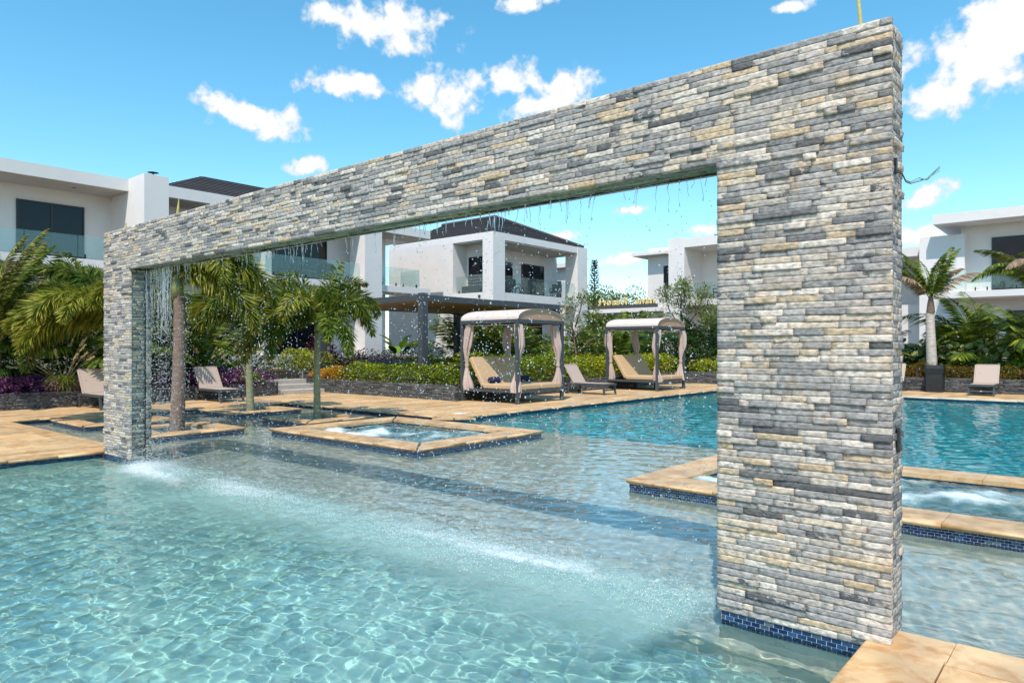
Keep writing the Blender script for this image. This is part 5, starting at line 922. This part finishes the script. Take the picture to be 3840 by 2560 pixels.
tree('oleander_tree', 'airy olive-leaved tree in front of the villa balcony beside the arch pillar', (-17.6, 34.6, .45), [((0, 0, 0), (0, .05, 1.2), (.1, .1, 2.2), (.1, .1, 3.2), (.0, .1, 4.4)), ((.05, .1, 1.4), (.7, .4, 2.4), (1.3, .6, 3.2)), ((.05, .1, 1.2), (-.7, -.2, 2.0), (-1.4, -.3, 2.7)), ((.1, .1, 2.0), (.8, .3, 3.0), (1.2, .5, 4.0)), ((.1, .1, 2.2), (-.5, -.2, 3.3), (-.8, -.2, 4.2)), ((.05, .1, 1.5), (-.2, .6, 2.7), (-.4, .9, 3.6)), ((.1, .1, 2.4), (.5, -.4, 3.4), (.6, -.5, 4.3)), ((.1, .1, 1.6), (1.0, -.3, 2.2), (1.8, -.2, 2.5)), ((.1, .1, 1.5), (-1.0, .3, 1.9), (-1.9, .2, 2.1))], 4200, .26, .026, Lolive, Mbrownbark, .48, 32, .075)
def far_tree(label, x, y, h, w, N, mt, seed, z0=0):
    r = np.random.default_rng(seed); t = thing('background_tree', label, 'tree', (x, y, z0)); mb = MB().tube([(x, y, z0 - .2), (x + .1, y, z0 + h * .35), (x, y + .1, z0 + h * .8)], [.22, .16, .05], 7); cs = []
    for k in range(16): c = np.array((x + r.normal(0, w * .33), y + r.normal(0, w * .33), z0 + h * r.uniform(.42, .92))); cs.append(c); mb.tube([(x, y, z0 + h * .35), tuple(c)], [.07, .02], 5)
    obj('trunk', mb, Mbrownbark, t); c = np.array(cs)[r.integers(0, 16, N)]; u = nrmz(r.normal(0, 1, (N, 3))); rad = w * .22 * r.uniform(.35, 1, (N, 1)) ** .6; P = c + u * rad * (1, 1, .75)
    obj('crown', npmesh('crown', *leaves(P, u + r.normal(0, .5, (N, 3)), r.normal(0, .6, (N, 3)) + (0, 0, 1), .30 * r.uniform(.6, 1.3, N), .075, .2, .2)), mt, t, kind='stuff')
def pxd(x, d): l = (x - CX) / F * d; return FW[0] * d + RT[0] * l, FW[1] * d + RT[1] * l
for k, (x, d, h, w, lab) in enumerate(((2310, 74, 7.5, 6.5, 'round green tree behind the left half of the gate sign'), (2385, 70, 7.0, 7, 'round green tree behind the right half of the gate sign'), (2200, 66, 7.6, 5, 'green tree beyond the gate next to the corner villa'), (2265, 80, 9.4, 5, 'thin grey-green tree under the tall conifer'), (2450, 76, 7.4, 6, 'green tree beyond the gate next to the balcony villa'))): far_tree(lab, *pxd(x, d), h, w, 2600, Lfar if k != 3 else Lolive, 60 + k)
nx, ny = pxd(2229, 84); npn = thing('norfolk_pine', 'tall narrow dark conifer rising beyond the corner villa', 'tree', (nx, ny, 0)); r = np.random.default_rng(5)
obj('trunk', MB().tube([(nx, ny, -.2), (nx, ny, 12.2)], [.22, .03], 7), Mbrownbark, npn); parts = []
for k in range(30):
    z = 3.4 + k * .295; Rr = 1.35 * (1 - (z - 3.4) / 9.2) ** .75 + .06
    for j in range(6):
        a = j * PI / 3 + k * .5 + r.normal(0, .12); n = 16; s = r.uniform(.15, 1, n); P = np.stack([nx + Rr * s * math.cos(a), ny + Rr * s * math.sin(a), z + .18 * s * s], 1); parts.append(leaves(P, np.tile((math.cos(a), math.sin(a), .5), (n, 1)) + r.normal(0, .35, (n, 3)), np.tile((0, 0, 1.), (n, 1)), .30, .05))
obj('crown', npmesh('crown', *cat(parts)), Lpine, npn, kind='stuff')

# ================================================================== falling water
Mdrop = bpy.data.materials.new('water drops'); Mdrop.use_nodes = True; _n = Mdrop.node_tree; _p = _n.nodes['Principled BSDF']; _p.inputs['Base Color'].default_value = (1, 1, 1, 1); _p.inputs['Roughness'].default_value = .02; _p.inputs['IOR'].default_value = 1.33; _p.inputs['Transmission Weight'].default_value = .82
def drops(C, Rd, squash=None):
    t = (1 + 5 ** .5) / 2; v = np.array([(-1, t, 0), (1, t, 0), (-1, -t, 0), (1, -t, 0), (0, -1, t), (0, 1, t), (0, -1, -t), (0, 1, -t), (t, 0, -1), (t, 0, 1), (-t, 0, -1), (-t, 0, 1)]) / math.hypot(1, t)
    f = np.array([(0, 11, 5), (0, 5, 1), (0, 1, 7), (0, 7, 10), (0, 10, 11), (1, 5, 9), (5, 11, 4), (11, 10, 2), (10, 7, 6), (7, 1, 8), (3, 9, 4), (3, 4, 2), (3, 2, 6), (3, 6, 8), (3, 8, 9), (4, 9, 5), (2, 4, 11), (6, 2, 10), (8, 6, 7), (9, 8, 1)])
    sc_ = np.ones((len(C), 1, 3)) if squash is None else squash[:, None, :]; V = (C[:, None, :] + v[None] * Rd[:, None, None] * sc_).reshape(-1, 3); return V, (f[None] + (np.arange(len(C)) * 12)[:, None, None]).reshape(-1, 3)
r = np.random.default_rng(77); N = 10500; cent = np.concatenate([r.uniform(-10.5, -1.85, 130), r.uniform(-10.5, -9.6, 34)]); wts = np.concatenate([r.gamma(1.1, 1, 130), np.full(34, 1.3)]); wts /= wts.sum()
z = 2.72 * (1 - r.random(N) ** .72); k = r.choice(len(cent), N, p=wts); fallen = 2.74 - z
C_ = np.stack([cent[k] + r.normal(0, .012 + .075 * fallen, N), 4.22 + r.normal(0, .012 + .03 * fallen, N) - .02 * fallen, z], 1); ok = (C_[:, 0] > -10.52) & (C_[:, 0] < -1.84); C_ = C_[ok]; n = len(C_)
parts = [drops(C_, r.uniform(.0022, .0058, n) * np.clip(r.lognormal(0, .25, n), .6, 1.7), r.uniform(.75, 1.3, (n, 3)))]
N2 = 7000; k = r.choice(len(cent), N2, p=wts); C2 = np.stack([cent[k] + r.normal(0, .22, N2), 4.1 + r.normal(0, .2, N2), np.abs(r.normal(0, .06, N2)) + .004], 1); ok = (C2[:, 0] > -10.5) & (C2[:, 0] < -1.84); C2 = C2[ok]; parts.append(drops(C2, r.uniform(.0015, .0042, len(C2))))
wc = thing('water_curtain', 'curtain of falling water drops and threads beneath the stone arch', 'falling water', (-6.2, 4.2, 0))
o = obj('drops', npmesh('drops', *cat(parts), True), Mdrop, wc, kind='stuff')
N3 = 16000; k = r.choice(len(cent), N3, p=wts); gx = cent[k] + r.normal(0, .16, N3); big = .5 + .9 * vnoise(gx, gx * 0 + 3.3, 1.3, 9); C3 = np.stack([gx, 4.06 + r.normal(0, .17, N3) * big, np.abs(r.normal(0, .05, N3)) * big + np.abs(r.normal(0, .10, N3)) * (r.random(N3) < .2)], 1); C3 = C3[(C3[:, 0] > -10.5) & (C3[:, 0] < -1.84)]
obj('spray', npmesh('spray', *drops(C3, r.uniform(.0009, .0030, len(C3))), True), mat('white spray', (.82, .85, .86), .3, 0), wc, kind='stuff')
mb = MB()
for c, w in zip(cent, wts):
    c = c + r.normal(0, .05); L = r.uniform(.04, .22) if c > -9.6 else r.uniform(.25, 1.0); m = max(4, int(L / .03)); x, y = c, 4.22 + r.normal(0, .03); pts = []
    if not (-10.5 < c < -1.86): continue
    for i in range(m + 1): x += r.normal(0, .006); y += r.normal(0, .003); pts.append((x, y, 2.745 - L * i / m))
    mb.tube(pts, [r.uniform(.0015, .0055) * (1 - .5 * i / m) for i in range(m + 1)], 6)
obj('threads', mb.mesh('threads', True), Mdrop, wc, kind='stuff')
